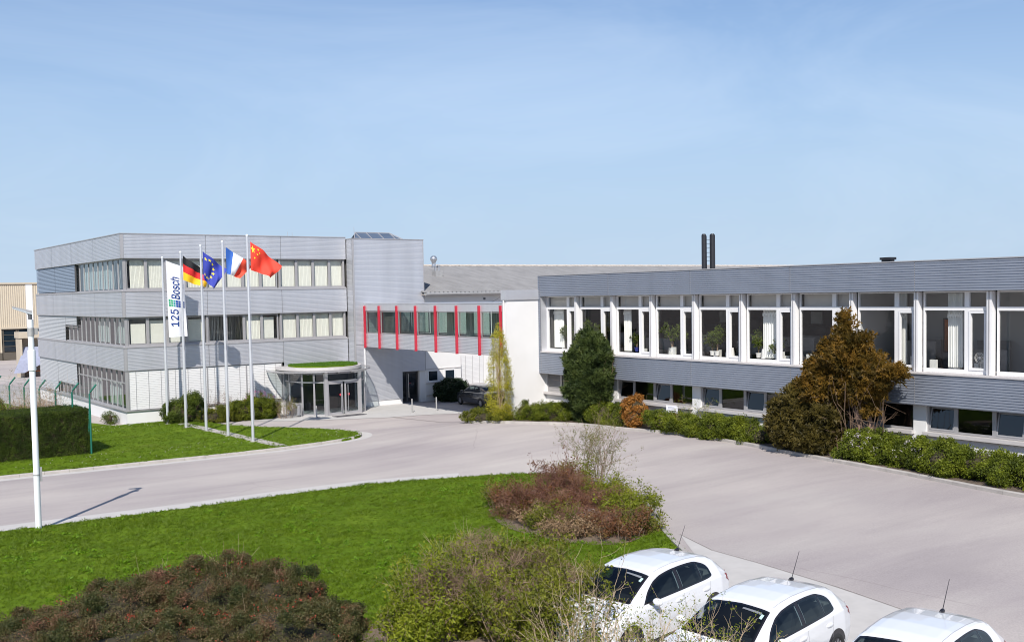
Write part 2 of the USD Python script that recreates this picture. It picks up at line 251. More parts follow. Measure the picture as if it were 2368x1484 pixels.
class MB:
    """Collects boxes, tubes, strips into one mesh."""
    def __init__(s): s.v, s.f, s.n = [], [], 0
    def add(s, v, f):
        v = np.asarray(v, float); f = np.asarray(f, int)
        if f.shape[1] == 4: f = np.vstack([f[:, [0, 1, 2]], f[:, [0, 2, 3]]])
        s.v.append(v); s.f.append(f + s.n); s.n += len(v); return s
    def tri(s, m): return s.add(m.vertices, m.faces)
    def quad(s, a, b, c, d): return s.add([a, b, c, d], [[0, 1, 2, 3]])
    def box(s, x0, y0, z0, x1, y1, z1):
        x0, x1 = min(x0, x1), max(x0, x1); y0, y1 = min(y0, y1), max(y0, y1); z0, z1 = min(z0, z1), max(z0, z1)
        v = [(x, y, z) for x in (x0, x1) for y in (y0, y1) for z in (z0, z1)]
        return s.add(v, [[0, 1, 3, 2], [4, 6, 7, 5], [0, 4, 5, 1], [2, 3, 7, 6], [0, 2, 6, 4], [1, 5, 7, 3]])
    def bar(s, p0, p1, w, h, upv=(0, 0, 1)):
        """A rectangular bar from p0 to p1, w across, h along upv."""
        p0, p1 = np.array(p0, float), np.array(p1, float); d = p1 - p0; d /= np.linalg.norm(d)
        a = np.cross(d, upv); a /= np.linalg.norm(a); b = np.cross(a, d)
        v = [p + sa * a * w / 2 + sb * b * h / 2 for p in (p0, p1) for sa in (-1, 1) for sb in (-1, 1)]
        return s.add(v, [[0, 1, 3, 2], [4, 6, 7, 5], [0, 4, 5, 1], [2, 3, 7, 6], [0, 2, 6, 4], [1, 5, 7, 3]])
    def tube(s, pts, rad, n=8, cap=True):
        pts = np.asarray(pts, float); rad = np.broadcast_to(np.asarray(rad, float), len(pts))
        vs = []
        for i, p in enumerate(pts):
            d = pts[min(i + 1, len(pts) - 1)] - pts[max(i - 1, 0)]; d /= np.linalg.norm(d)
            a = np.cross(d, (0, 0, 1.0)) if abs(d[2]) < 0.95 else np.cross(d, (1.0, 0, 0)); a /= np.linalg.norm(a); b = np.cross(d, a)
            t = np.arange(n) / n * 2 * PI
            vs.append(p + rad[i] * (np.cos(t)[:, None] * a + np.sin(t)[:, None] * b))
        f = []
        for i in range(len(pts) - 1):
            for j in range(n):
                f.append([i * n + j, i * n + (j + 1) % n, (i + 1) * n + (j + 1) % n, (i + 1) * n + j])
        V = np.vstack(vs); s.add(V, f)
        if cap:
            for i, e in ((0, 0), (len(pts) - 1, 1)):
                s.add(np.vstack([vs[i], pts[i]]), [[j, (j + 1) % n, n] if e else [(j + 1) % n, j, n] for j in range(n)])
        return s
    def lathe(s, c, prof, n=16):
        t = np.arange(n) / n * 2 * PI; k = len(prof)
        v = [(c[0] + r * math.cos(a), c[1] + r * math.sin(a), c[2] + z) for r, z in prof for a in t]
        f = [[i * n + j, i * n + (j + 1) % n, (i + 1) * n + (j + 1) % n, (i + 1) * n + j] for i in range(k - 1) for j in range(n)]
        return s.add(v, f)
    def prism(s, poly, z0, z1):
        m = trimesh.creation.extrude_polygon(poly, z1 - z0, engine='earcut'); m.apply_translation((0, 0, z0)); return s.tri(m)
    def arrays(s): return np.vstack(s.v), np.vstack(s.f)

def obj(name, mb, mat, parent=WORLD, smooth=False, label=None, cat=None, group=None, kind=None):
    v, f = mb.arrays() if isinstance(mb, MB) else (np.asarray(mb.vertices), np.asarray(mb.faces))
    p = numbered(parent.path, name)
    m = usdkit.mesh(stage, p, (v - parent.loc, f), M[mat] if isinstance(mat, str) else mat, smooth=smooth)
    m.CreateDoubleSidedAttr(True)
    tag(m.GetPrim(), label, cat, group, kind)
    return Th(p, parent.loc)

def quat_to(d, spin):
    """Quaternions (w, x, y, z) that turn +z to the directions d after a spin about z."""
    d = d / np.linalg.norm(d, axis=1, keepdims=True)
    w = 1 + d[:, 2]; q = np.stack([w, -d[:, 1], d[:, 0], np.zeros(len(d))], 1)
    bad = w < 1e-4; q[bad] = (0, 1, 0, 0)
    q /= np.linalg.norm(q, axis=1, keepdims=True)
    c, s_ = np.cos(spin / 2), np.sin(spin / 2)
    return np.stack([q[:, 0] * c - q[:, 3] * s_, q[:, 1] * c + q[:, 2] * s_, q[:, 2] * c - q[:, 1] * s_, q[:, 3] * c + q[:, 0] * s_], 1)

def scatter(name, protos, mat, pos, dirs, scales, parent, rng, protoname='leaf_clump', label=None, cat=None):
    """One PointInstancer of leaf clumps (stuff) under the parent."""
    p = numbered(parent.path, name)
    pi = UsdGeom.PointInstancer.Define(stage, p)
    paths = []
    for i, (v, f) in enumerate(protos):
        q = f'{p}/{protoname}' + (f'_{i:03d}' if i else '')
        usdkit.mesh(stage, q, (v, f), M[mat]).CreateDoubleSidedAttr(True)
        paths.append(q)
    n = len(pos)
    pi.CreatePrototypesRel().SetTargets([Sdf.Path(q) for q in paths])
    pi.CreateProtoIndicesAttr(Vt.IntArray.FromNumpy(rng.integers(0, len(protos), n).astype(np.int32)))
    pi.CreatePositionsAttr(Vt.Vec3fArray.FromNumpy((np.asarray(pos) - parent.loc).astype(np.float32)))
    q = quat_to(np.asarray(dirs, float), rng.uniform(0, 2 * PI, n))
    pi.CreateOrientationsAttr(Vt.QuathArray([Gf.Quath(float(a), float(b), float(c), float(d)) for a, b, c, d in q]))
    sc = np.repeat(np.asarray(scales, float)[:, None], 3, 1)
    pi.CreateScalesAttr(Vt.Vec3fArray.FromNumpy(sc.astype(np.float32)))
    tag(pi.GetPrim(), label, cat, None, 'stuff')
    return Th(p, parent.loc)

def sm(t): t = np.clip(t, 0, 1); return t * t * (3 - 2 * t)
def T(x, y):
    """Height of the ground: it rises gently towards the camera and the right-hand building."""
    a = np.interp(y, [5, 14, 24, 36, 48, 52], [1.1, .95, .6, .25, 0, 0])
    b = np.interp(y, [5, 15, 25, 34, 40, 43, 46, 48, 52], [1.1, .97, .87, .76, .68, .64, .58, .36, 0])
    t = sm((np.asarray(x, float) - 20) / 14)
    return a * (1 - t) + b * t

# ---------------------------------------------------------------- ground
gx = np.unique(np.concatenate([np.linspace(-1500, -60, 7), np.arange(-40, 71, 1.0), np.linspace(90, 1500, 8)]))
gy = np.unique(np.concatenate([np.linspace(-800, -30, 6), np.arange(-20, 81, 1.0), np.arange(90, 200, 20.0), np.linspace(220, 2200, 8)]))
X, Y = np.meshgrid(gx, gy, indexing='ij')
V = np.stack([X, Y, T(X, Y)], -1).reshape(-1, 3); ny = len(gy)
I = np.arange(len(gx) - 1)[:, None] * ny + np.arange(ny - 1)[None]; I = I.ravel()
obj('road', MB().add(V, np.stack([I, I + ny, I + ny + 1, I + 1], 1)), 'asphalt', smooth=True, kind='structure')

def sheet(poly, dz, cell=1.2, skirt=0.0):
    """A sheet that follows the ground inside the polygon, dz above it, with a skirt down its edge."""
    mb = MB(); x0, y0, x1, y1 = poly.bounds
    for i in np.arange(math.floor(x0), x1, cell):
        for j in np.arange(math.floor(y0), y1, cell):
            c = poly.intersection(sbox(i, j, i + cell, j + cell))
            for g in getattr(c, 'geoms', [c]):
                if g.geom_type != 'Polygon' or g.area < 1e-5: continue
                vv, ff = trimesh.creation.triangulate_polygon(g, engine='earcut')
                mb.add(np.column_stack([vv, T(vv[:, 0], vv[:, 1]) + dz]), ff)
    if skirt:
        ring = np.array(LineString(poly.exterior.coords).segmentize(1.0).coords)[:, :2]
        z = T(ring[:, 0], ring[:, 1]); k = len(ring)
        mb.add(np.vstack([np.column_stack([ring, z + dz]), np.column_stack([ring, z + dz - skirt])]), [[i, i + 1, k + i + 1, k + i] for i in range(k - 1)])
    return mb

def smooth_line(pts, n=8):
    """Catmull-Rom through the points."""
    p = np.array(pts, float); p = np.vstack([2 * p[0] - p[1], p, 2 * p[-1] - p[-2]]); o = []
    for i in range(1, len(p) - 2):
        for t in np.arange(n) / n:
            o.append(0.5 * (2 * p[i] + (p[i + 1] - p[i - 1]) * t + (2 * p[i - 1] - 5 * p[i] + 4 * p[i + 1] - p[i + 2]) * t * t + (3 * p[i] - p[i - 1] - 3 * p[i + 1] + p[i + 2]) * t ** 3))
    o.append(p[-2]); return np.array(o)

island_edge = smooth_line([(-12, 36.6), (0, 36.1), (6.03, 35.9), (11.3, 35.55), (14.5, 35.5), (17.9, 35.4), (19.6, 35.1), (21.1, 34.45), (22.6, 33.6), (23.9, 32.5), (24.6, 31.2), (24.75, 29.8), (24.5, 28.2), (23.55, 25.8), (22.05, 23.2), (20.2, 20.6), (18.75, 18.35), (17.5, 16.6)])
island = Polygon(list(map(tuple, island_edge)) + [(16.6, 16.4), (11.6, 16.3), (10.9, 12.5), (10.7, 2), (-12, 2)])
north_edge = smooth_line([(-12, 48.6), (0, 48.5), (8.2, 48.5), (15, 48.15), (19.6, 48.05), (23.2, 48.2), (24.9, 48.45), (25.8, 49.2), (26.35, 50.7), (26.1, 52.6), (25.0, 54.8), (23.4, 57.0), (22.3, 59.3)])
north = Polygon(list(map(tuple, north_edge)) + [(21.9, 60.7), (22.6, 62.0), (25.9, 61.0), (26.9, 63.7), (17.0, 63.7), (15.4, 70), (14.8, 84), (-12, 84)])
bed_edge = smooth_line([(32.5, 49.3), (31.8, 47.6), (32.06, 45.62), (33.05, 43.1), (34.0, 40.9), (34.3, 37.8), (34.6, 35.9), (34.75, 34.0), (34.3, 30.9), (33.6, 27.95), (33.1, 25.45), (32.66, 23.2), (32.3, 21.2), (31.84, 19.3), (31.41, 17.5), (31.1, 15.5), (30.5, 11)])
bed = Polygon(list(map(tuple, bed_edge)) + [(36.0, 11), (36.0, 46.4), (33.3, 46.4), (33.3, 49.3)]).buffer(0)
litter = Polygon(smooth_line([(18.8, 27.4), (17.7, 25.0), (17.5, 23.0), (17.6, 21.7), (18.3, 20.7), (19.3, 20.8), (20.4, 21.6), (21.8, 23.6), (23.2, 26.0), (24.2, 28.2), (24.0, 29.6), (22.6, 29.6), (20.9, 28.9), (18.8, 27.4)], 4)).buffer(0)
litter2 = Polygon(smooth_line([(9.2, 18.2), (11.2, 19.4), (13.1, 20.0), (15.2, 19.2), (16.0, 17.6), (14.6, 16.2), (11.6, 15.4), (9.6, 15.6), (9.2, 18.2)], 4)).buffer(0)
obj('lawn', sheet(island, 0.055, 1.2, 0.12), 'lawn', kind='structure')
obj('leaf_litter', sheet(litter.intersection(island.buffer(-.1)), 0.075, 1.2), 'litter', kind='structure')
obj('leaf_litter', sheet(litter2.intersection(island.buffer(-.1)), 0.075, 1.2), 'litter', kind='structure')
obj('lawn', sheet(north.buffer(-0.02), 0.115, 1.2, 0.15), 'lawn', kind='structure')
obj('planting_bed', sheet(bed.buffer(-.07), 0.10, 1.2, 0.15), 'soil', kind='structure')

def kerb(line, width, top, step=1.0, gap=0.012, side=1):
    k = thing('kerb', None, None, kind='structure')
    ls = LineString(line); n = int(ls.length / step)
    for i in range(n):
        a, b = ls.interpolate(i * step), ls.interpolate((i + 1) * step - gap)
        p, q = np.array([a.x, a.y]), np.array([b.x, b.y]); d = (q - p) / np.linalg.norm(q - p); o = np.array([-d[1], d[0]]) * side
        c = [p, q, q + o * width, p + o * width]; lift = top + 0.006 * math.sin(i * 7.3)
        ch = 0.02
        t = [p + o * ch, q + o * ch, q + o * width, p + o * width]
        zb = [float(T(*w)) - 0.1 for w in c]; zt = [float(T(*w)) + lift for w in c]
        v = [(*w, z) for w, z in zip(c, zb)] + [(*w, z - (ch if j < 2 else 0)) for j, (w, z) in enumerate(zip(c, zt))] + [(*w, z) for w, z in zip(t, zt)]
        f = [[0, 1, 5, 4], [4, 5, 9, 8], [8, 9, 10, 11], [2, 3, 11, 10], [0, 4, 8, 11], [0, 11, 3, 3], [1, 9, 5, 5], [1, 2, 10, 9]]
        obj('kerb_stone', MB().add(v, f), 'kerb', k)
kerb(north_edge[:72], 0.16, 0.13, side=1); kerb(north_edge[71:], 0.16, 0.13, 0.5, side=1)
kerb(np.array(bed_edge), 0.14, 0.13, side=1)
kerb(island_edge[84:], 0.12, 0.10, side=-1)
# concrete channel along the far kerb, lighter apron along the island, entrance paving
def strip(line, a, b):
    ls = LineString(line); l, r = ls.offset_curve(a), ls.offset_curve(b)
    return Polygon(list(l.coords) + list(r.coords)[::-1]).buffer(0)
M['gutter'] = pm('gutter_concrete', (0.50, 0.475, 0.45), 0.85, 0, 0.07, 2.0, bump=0.15)
M['paving'] = pm('paving_concrete', (0.46, 0.445, 0.425), 0.85, 0, 0.06, 1.5, bump=0.15)
obj('gutter', sheet(strip(north_edge, -0.02, -0.55), 0.004), 'gutter', kind='structure')
obj('gutter', sheet(strip(island_edge[:62], 0.02, 1.3), 0.004), 'gutter', kind='structure')
plaza = Polygon([(24.0, 60.9), (25.45, 59.4), (29.05, 57.4), (31.45, 56.25), (33.7, 55.9), (35.7, 54.95), (36.4, 52.3), (36.4, 62.8), (32.6, 62.84), (32.6, 63.7), (26.95, 63.7), (26.0, 61.0)])
jt = [LineString([(24, 60.9), (25.45, 59.4), (29.05, 57.4), (31.45, 56.25), (33.7, 55.9), (35.7, 54.95), (36.4, 52.3)]), LineString([(31.6, 56.3), (32.4, 52.5), (32.6, 49.4)])]
obj('entrance_paving', sheet(plaza, 0.004), 'paving', kind='structure')
M['joint'] = pm('paving_joint', (0.20, 0.17, 0.155), 0.9, 0, 0.2)
edge_ = [(19.75, 18.6), (19.5, 16.9), (18.95, 14.13), (18.5, 12.2), (18.04, 10.5), (17.4, 8.0), (16.8, 5.0)]
apron = Polygon([(20.6, 20.6)] + edge_ + [(10.8, 5.0), (10.95, 12.5), (11.7, 16.2), (16.7, 16.3), (17.6, 16.7), (18.9, 18.3)]).buffer(0)
obj('parking_apron', sheet(apron.difference(island.buffer(.03)), 0.008), 'gutter', kind='structure')
obj('apron_joint', sheet(LineString([(20.6, 20.6)] + edge_).buffer(.011, cap_style=2), 0.013), 'joint', kind='structure')
obj('drain_channel', sheet(jt[0].buffer(0.035, cap_style=2), 0.010), 'joint', kind='structure')
obj('drain_channel', sheet(jt[1].buffer(0.035, cap_style=2), 0.010), 'joint', kind='structure')
# slab path under the flagpoles
path = thing('slab_path', None, None, kind='structure')
for i in range(17):
    y = 61.6 - i * 0.76; x = 20.08 + (62 - y) * 0.052
    a = 0.05 * math.sin(i * 3.1)
    v = MB().prism(Polygon([(x, y), (x + .62, y + a * .3), (x + .62, y - .74 + a * .3), (x, y - .74)]), float(T(x, y)) + 0.02, float(T(x, y)) + 0.135 + 0.008 * math.sin(i * 5))
    obj('slab', v, 'kerb', path)

# ---------------------------------------------------------------- corrugated cladding
def corrugated(p0, p1, z0, z1, nrm, pitch=0.08, depth=0.02, m=None):
    """Horizontally ribbed sheet from p0 to p1 (xy), rib profile up the height, pushed out along nrm."""
    m = m or MB(); n = max(1, int(round((z1 - z0) / pitch))); h = (z1 - z0) / n
    zs, ds = [], []
    for i in range(n):
        b = z0 + i * h
        zs += [b, b + h * .18, b + h * .62, b + h * .80]; ds += [0, depth, depth, 0]
    zs.append(z1); ds.append(0)
    nrm = np.array(nrm, float); k = len(zs)
    v = [(*(np.array(p) + nrm * d), z) for p in (p0, p1) for z, d in zip(zs, ds)]
    return m.add(v, [[i, i + 1, k + i + 1, k + i] for i in range(k - 1)])

def frame(mb, ax, fixed, a0, a1, z0, z1, w, d0, d1):
    """Four bars round an opening in the plane ax = fixed ('x' or 'y'); d0..d1 is the bars' depth."""
    for (u0, u1, w0, w1) in ((a0, a0 + w, z0, z1), (a1 - w, a1, z0, z1), (a0 + w, a1 - w, z0, z0 + w), (a0 + w, a1 - w, z1 - w, z1)):
        if ax == 'y': mb.box(u0, fixed + d0, w0, u1, fixed + d1, w1)
        else: mb.box(fixed + d0, u0, w0, fixed + d1, u1, w1)
    return mb

def pane(ax, fixed, a0, a1, z0, z1):
    m = MB()
    if ax == 'y': return m.quad((a0, fixed, z0), (a1, fixed, z0), (a1, fixed, z1), (a0, fixed, z1))
    return m.quad((fixed, a0, z0), (fixed, a1, z0), (fixed, a1, z1), (fixed, a0, z1))

def louvres(ax, fixed, a0, a1, z0, z1, n, tilt, rng):
    """Vertical fabric louvres hanging side by side."""
    m = MB(); w = (a1 - a0) / n
    for i in range(n):
        c = a0 + (i + .5) * w; t = tilt + rng.uniform(-.12, .12); dx, dy = math.cos(t) * w * .52, math.sin(t) * w * .52
        if ax == 'y': m.quad((c - dx, fixed - dy, z0), (c + dx, fixed + dy, z0), (c + dx, fixed + dy, z1), (c - dx, fixed - dy, z1))
        else: m.quad((fixed - dy, c - dx, z0), (fixed + dy, c + dx, z0), (fixed + dy, c + dx, z1), (fixed - dy, c - dx, z1))
    return m

def venetian(ax, fixed, a0, a1, z0, z1, out, pitch=0.085, tilt=0.010):
    """External blind of flat slats with ladder gaps."""
    m = MB(); n = int((z1 - z0) / pitch)
    for i in range(n):
        zb = z1 - (i + 1) * pitch
        if ax == 'y': m.quad((a0, fixed + out * tilt, zb), (a1, fixed + out * tilt, zb), (a1, fixed, zb + pitch * .93), (a0, fixed, zb + pitch * .93))
        else: m.quad((fixed + out * tilt, a0, zb), (fixed + out * tilt, a1, zb), (fixed, a1, zb + pitch * .93), (fixed, a0, zb + pitch * .93))
    return m

# ---------------------------------------------------------------- left office building
rng = np.random.default_rng(11)
X0, X1, Y0, Y1 = 17.83, 32.57, 63.75, 86.9
BANDS = [(3.28, 4.655), (6.474, 8.005), (9.976, 11.43)]
ROWS = [(0.86, 3.28), (4.655, 6.474), (8.005, 9.976)]
ob = thing('office_building', 'three storey office block with silver corrugated bands and a blank stair tower', 'building', (X0, Y0, 0))
fx = [X0, 22.95, 27.9, X1]; sy = [Y0, 69.96, 75.57, 81.31, Y1]
for k, (z0, z1) in enumerate(BANDS):
    for i in range(3):
        zl = 2.80 if (k == 0 and i == 2) else z0
        obj('corrugated_panel', corrugated((fx[i] + (.16 if i == 0 else .012), Y0), (fx[i + 1] - .012, Y0), zl, z1 - .02, (0, -1), 0.083, .020), 'metal', ob)
    for i in range(4):
        obj('corrugated_panel', corrugated((X0, sy[i] + (.16 if i == 0 else .015)), (X0, sy[i + 1] - .015), z0, z1 - .02, (-1, 0), 0.083, .020), 'metal', ob)
    obj('corner_trim', MB().box(X0 - .022, Y0 - .022, z0, X0 + .15, Y0 + .15, z1 - .02), 'trim', ob)
    t = MB(); t.box(X0 - .05, Y0 - .05, z1 - .02, X1 + .01, Y0 + .25, z1 + .03); t.box(X0 - .05, Y0 + .25, z1 - .02, X0 + .25, Y1 + .05, z1 + .03)
    obj('coping' if k == 2 else 'sill', t, 'trim', ob)
    t = MB(); t.box(X0 + .02, Y0 + .03, z0 + .01, X1 - .02, Y0 + .16, z1 - .03); t.box(X0 + .03, Y0 + .16, z0 + .01, X0 + .16, Y1, z1 - .03)
    t.box(X0 - .01, Y0 - .01, z0 - .015, X1 - .02, Y0 + .18, z0 + .005) if k else t.box(X0 - .01, Y0 - .01, z0 - .015, 27.86, Y0 + .18, z0 + .005)
    t.box(X0 - .01, Y0 + .18, z0 - .015, X0 + .18, Y1, z0 + .005)
    obj('band_back', t, 'frame', ob)
t = MB()
for z in (0.55, 4.2, 7.5): t.box(X0 + .3, Y0 + .3, z - .28, X1 - .1, Y1 - .1, z)
for z in (3.3, 6.5, 10.0, 11.2): t.box(X0 + .2, Y0 + .2, z, X1 - .1, Y1 - .1, z + .2)
obj('floor_slab', t, 'inlight', ob)
obj('core_wall', MB().box(22.2, 68.2, 0.56, 30, 83, 11.1), 'inlight', ob)
t = MB(); t.box(X1 - .08, Y0 + .3, 0, X1, Y1, 11.3); t.box(X0 + .2, Y1 - .08, 0, X1 - .08, Y1, 11.3)
obj('rear_wall', t, 'white', ob)
t = MB(); t.box(X0 + .04, Y0 + .04, -.4, 27.85, Y0 + .4, .84); t.box(X0 + .04, Y0 + .4, -.4, X0 + .4, Y1, .84)
obj('plinth', t, 'white', ob)
t = MB(); t.box(X0 - .06, Y0 - .05, .84, 27.85, Y0 + .3, .90); t.box(X0 - .06, Y0 + .3, .84, X0 + .3, Y1, .90)
obj('plinth_sill', t, 'frame', ob)
# front windows: two rows of twelve
for r in (1, 2):
    z0, z1 = ROWS[r]; z0 += .11; z1 -= .02
    for i in range(12):
        b = i // 4; a0 = 18.10 + 4.86 * b + (i % 4) * 1.185 + (0.02 if b else 0); a1 = a0 + 1.185 - (0.05 if i % 4 == 3 else 0)
        w = obj('window', frame(MB(), 'y', Y0 + .16, a0, a1, z0, z1, .085, 0, .08), 'frame', ob)
        obj('pane', pane('y', Y0 + .20, a0 + .085, a1 - .085, z0 + .085, z1 - .085), 'glass', w)
        if r == 1 and i in (0, 1, 2, 3, 7): obj('roller_blind', pane('y', Y0 + .34, a0 + (.22 if i == 0 else .10), a1 - (.25 if i == 7 else .1), z0 + .1, z1 - .1 - (.12 if i % 2 else .3)), 'louvre', w)
        else:
            s = .30 if (r == 2 and i == 0) else .06
            obj('louvre_blind', louvres('y', Y0 + .36, a0 + s, a1 - .06, z0 + .08, z1 - .1, 11, (.95 if (r == 1 and i in (4, 5)) else -.42) + .1 * (i % 3), rng), 'louvre', w)
    for x in (22.93, 27.83, 32.42):
        obj('bay_post', MB().box(x - .06, Y0 + .10, z0 - .1, x + .06, Y0 + .30, z1 + .02), 'frame', ob)
    obj('corner_post', MB().box(X0 + .12, Y0 + .12, z0 - .1, X0 + .27, Y0 + .27, z1 + .02), 'frame', ob)
    obj('window_sill', MB().box(X0 + .1, Y0 + .02, z0 - .10, X1 - .03, Y0 + .3, z0 - .001), 'trim', ob)
# front ground floor: external blinds drawn down
gb = [18.02, 20.36, 22.82, 25.36, 27.76]
for i in range(4):
    bl = obj('external_blind', venetian('y', Y0 + .06, gb[i] + .035, gb[i + 1] - .035, .92, 3.24, -1, 0.105), 'blind', ob)
    c = MB()
    for q in (.18, .5, .82):
        x = gb[i] + (gb[i + 1] - gb[i]) * q; c.box(x - .006, Y0 + .02, .92, x + .006, Y0 + .03, 3.24)
    obj('ladder_cord', c, 'frame', bl)
for x in gb: obj('guide_rail', MB().box(x - .03, Y0 + .02, .90, x + .03, Y0 + .12, 3.26), 'frame', ob)
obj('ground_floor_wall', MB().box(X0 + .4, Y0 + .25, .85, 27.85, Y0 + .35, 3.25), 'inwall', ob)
obj('corner_post', MB().box(X0 + .02, Y0 + .02, .90, X0 + .17, Y0 + .17, 3.26), 'frame', ob)
# side windows, three rows; tall panes with slim posts
for r, (z0, z1) in enumerate(ROWS):
    z0 += .06 if r == 0 else .09; z1 -= .02; n = 20; w_ = (Y1 - .1 - (Y0 + .3)) / n
    for i in range(n):
        a0 = Y0 + .3 + i * w_; a1 = a0 + w_
        if a0 > 80.5: continue
        w = obj('window', frame(MB(), 'x', X0 + .17, a0, a1, z0, z1, .045, 0, .07), 'trim', ob)
        if r == 0:
            obj('transom', MB().box(X0 + .165, a0 + .055, 2.46, X0 + .25, a1 - .055, 2.54), 'frame', w)
        obj('pane', pane('x', X0 + .21, a0 + .055, a1 - .055, z0 + .055, z1 - .055), 'glass_side', w)
        if (r == 2 and 2 < i < 9) or (r == 1 and i in (1, 4, 5)) or (r == 0 and i in (0, 2, 3, 6, 7)):
            obj('louvre_blind', louvres('x', X0 + .42, a0 + .05, a1 - .1, z0 + .1, (z1 if r else 2.5) - .1, 6, -.75 + .12 * (i % 3), rng), 'louvre', w)
        elif r in (1, 2) and i in (0, 1, 2):
            # louvres pulled aside, hanging askew
            m = MB()
            for q in range(3):
                yb = a0 + .2 + q * .3; m.quad((X0 + .45, yb, z0 + .1), (X0 + .45, yb + .12, z0 + .1), (X0 + .45, yb + .42, z1 - .1), (X0 + .45, yb + .30, z1 - .1))
            obj('louvre_blind', m, 'louvre', w)
    obj('window_sill', MB().box(X0 + .0, Y0 + .27, z0 - .08, X0 + .3, Y1, z0 - .001), 'trim', ob)
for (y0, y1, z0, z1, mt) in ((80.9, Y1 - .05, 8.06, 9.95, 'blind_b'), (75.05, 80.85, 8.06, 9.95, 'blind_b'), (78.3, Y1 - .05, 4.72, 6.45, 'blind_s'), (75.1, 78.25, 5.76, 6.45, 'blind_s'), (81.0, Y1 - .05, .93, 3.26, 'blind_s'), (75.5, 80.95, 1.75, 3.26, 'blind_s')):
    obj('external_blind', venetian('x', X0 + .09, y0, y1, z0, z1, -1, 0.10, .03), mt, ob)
    obj('blind_rail', MB().box(X0 + .05, y0, z0 - .05, X0 + .11, y1, z0), 'frame', ob)
obj('guide_rail', MB().box(X0 + .05, 75.0, 8.0, X0 + .15, 75.06, 9.97), 'dframe', ob)
# stair tower at the right end
TX0, TX1, TY = 32.62, 38.10, 62.85
for (a, b, z0, z1) in ((TX0 + .09, TX1 - .02, 4.2, 11.29), (TX0 + .09, 36.23, .35, 4.18), (36.23, TX1 - .02, 2.2, 4.18)):
    obj('tower_panel', corrugated((a, TY), (b, TY), z0, z1, (0, -1), 0.083, .020), 'metal', ob)
obj('tower_panel', corrugated((TX0, Y0), (TX0, TY + .02), 2.80, 11.29, (-1, 0), 0.083, .020), 'metal', ob)
obj('tower_panel', corrugated((TX1, TY + .02), (TX1, 72), 2.2, 11.29, (1, 0), 0.083, .020), 'metal', ob)
obj('corner_trim', MB().box(TX0 - .02, TY - .022, 2.8, TX0 + .085, TY + .06, 11.29), 'trim', ob)
obj('corner_trim', MB().box(TX1 - .03, TY - .022, 2.2, TX1 + .022, TY + .04, 11.29), 'trim', ob)
obj('coping', MB().box(TX0 - .05, TY - .05, 11.29, TX1 + .05, 72, 11.34), 'trim', ob)
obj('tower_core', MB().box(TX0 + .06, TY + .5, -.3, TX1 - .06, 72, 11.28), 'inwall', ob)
t = MB(); t.box(33.3, TY + .03, -.3, 36.21, TY + .3, .345); t.box(32.66, TY + .03, -.3, 33.28, TY + .3, .345)
obj('plinth', t, 'white', ob)
dd = obj('side_door', frame(MB(), 'y', TY + .32, 36.26, 37.66, .02, 2.18, .08, 0, .08).box(36.72, TY + .32, .1, 36.80, TY + .40, 2.1), 'dframe', ob)
obj('pane', MB().quad((36.34, TY + .37, .1), (37.58, TY + .37, .1), (37.58, TY + .37, 2.1), (36.34, TY + .37, 2.1)), 'glass_low', dd)
obj('handle', MB().tube([(36.86, TY + .26, .35), (36.86, TY + .26, 2.0)], .018, 6), 'zinc', dd)
obj('red_dot', MB().lathe((36.98, TY + .3, 1.35), [(0, -.05), (.05, 0), (0, .05)], 10), 'red', dd)
sk = obj('skylight', MB().bar((34.0, 65.2, 11.42), (37.85, 65.2, 11.42), .08, .14).bar((34.0, 66.9, 11.42), (37.85, 66.9, 11.42), .08, .14), 'trim', ob)
for i, (xa, xb) in enumerate(((34.55, 35.35), (35.40, 36.30), (36.35, 37.2))):
    obj('glass_pane', MB().quad((xa - .5 * (i == 0), 65.2, 11.48), (xb + .55 * (i == 2), 65.2, 11.48), (xb, 66.05, 11.93), (xa, 66.05, 11.93)).quad((xa, 66.05, 11.93), (xb, 66.05, 11.93), (xb, 66.9, 11.48), (xa, 66.9, 11.48)), 'skyglass', sk)
bars = MB()
for x in (34.5, 35.37, 36.32, 37.25): bars.bar((x, 65.17, 11.47), (x, 66.05, 11.95), .05, .05)
bars.bar((34.5, 66.05, 11.95), (37.25, 66.05, 11.95), .06, .05); bars.bar((34.0, 65.2, 11.49), (34.52, 66.05, 11.95), .05, .05); bars.bar((37.83, 65.2, 11.49), (37.25, 66.05, 11.95), .05, .05)
obj('glazing_bar', bars, 'trim', sk)
obj('downpipe', MB().tube([(33.32, TY - .08, 6.85), (33.32, TY - .08, .05)], .045, 8), 'wframe', ob, smooth=40)
for x, h in ((31.2, 12.15), (31.55, 12.1), (36.5, 12.6), (39.0, 12.6)):
    if x < 38: obj('roof_rod', MB().tube([(x, 70, 11.3), (x, 70, h)], .012, 5), 'zincm', ob)

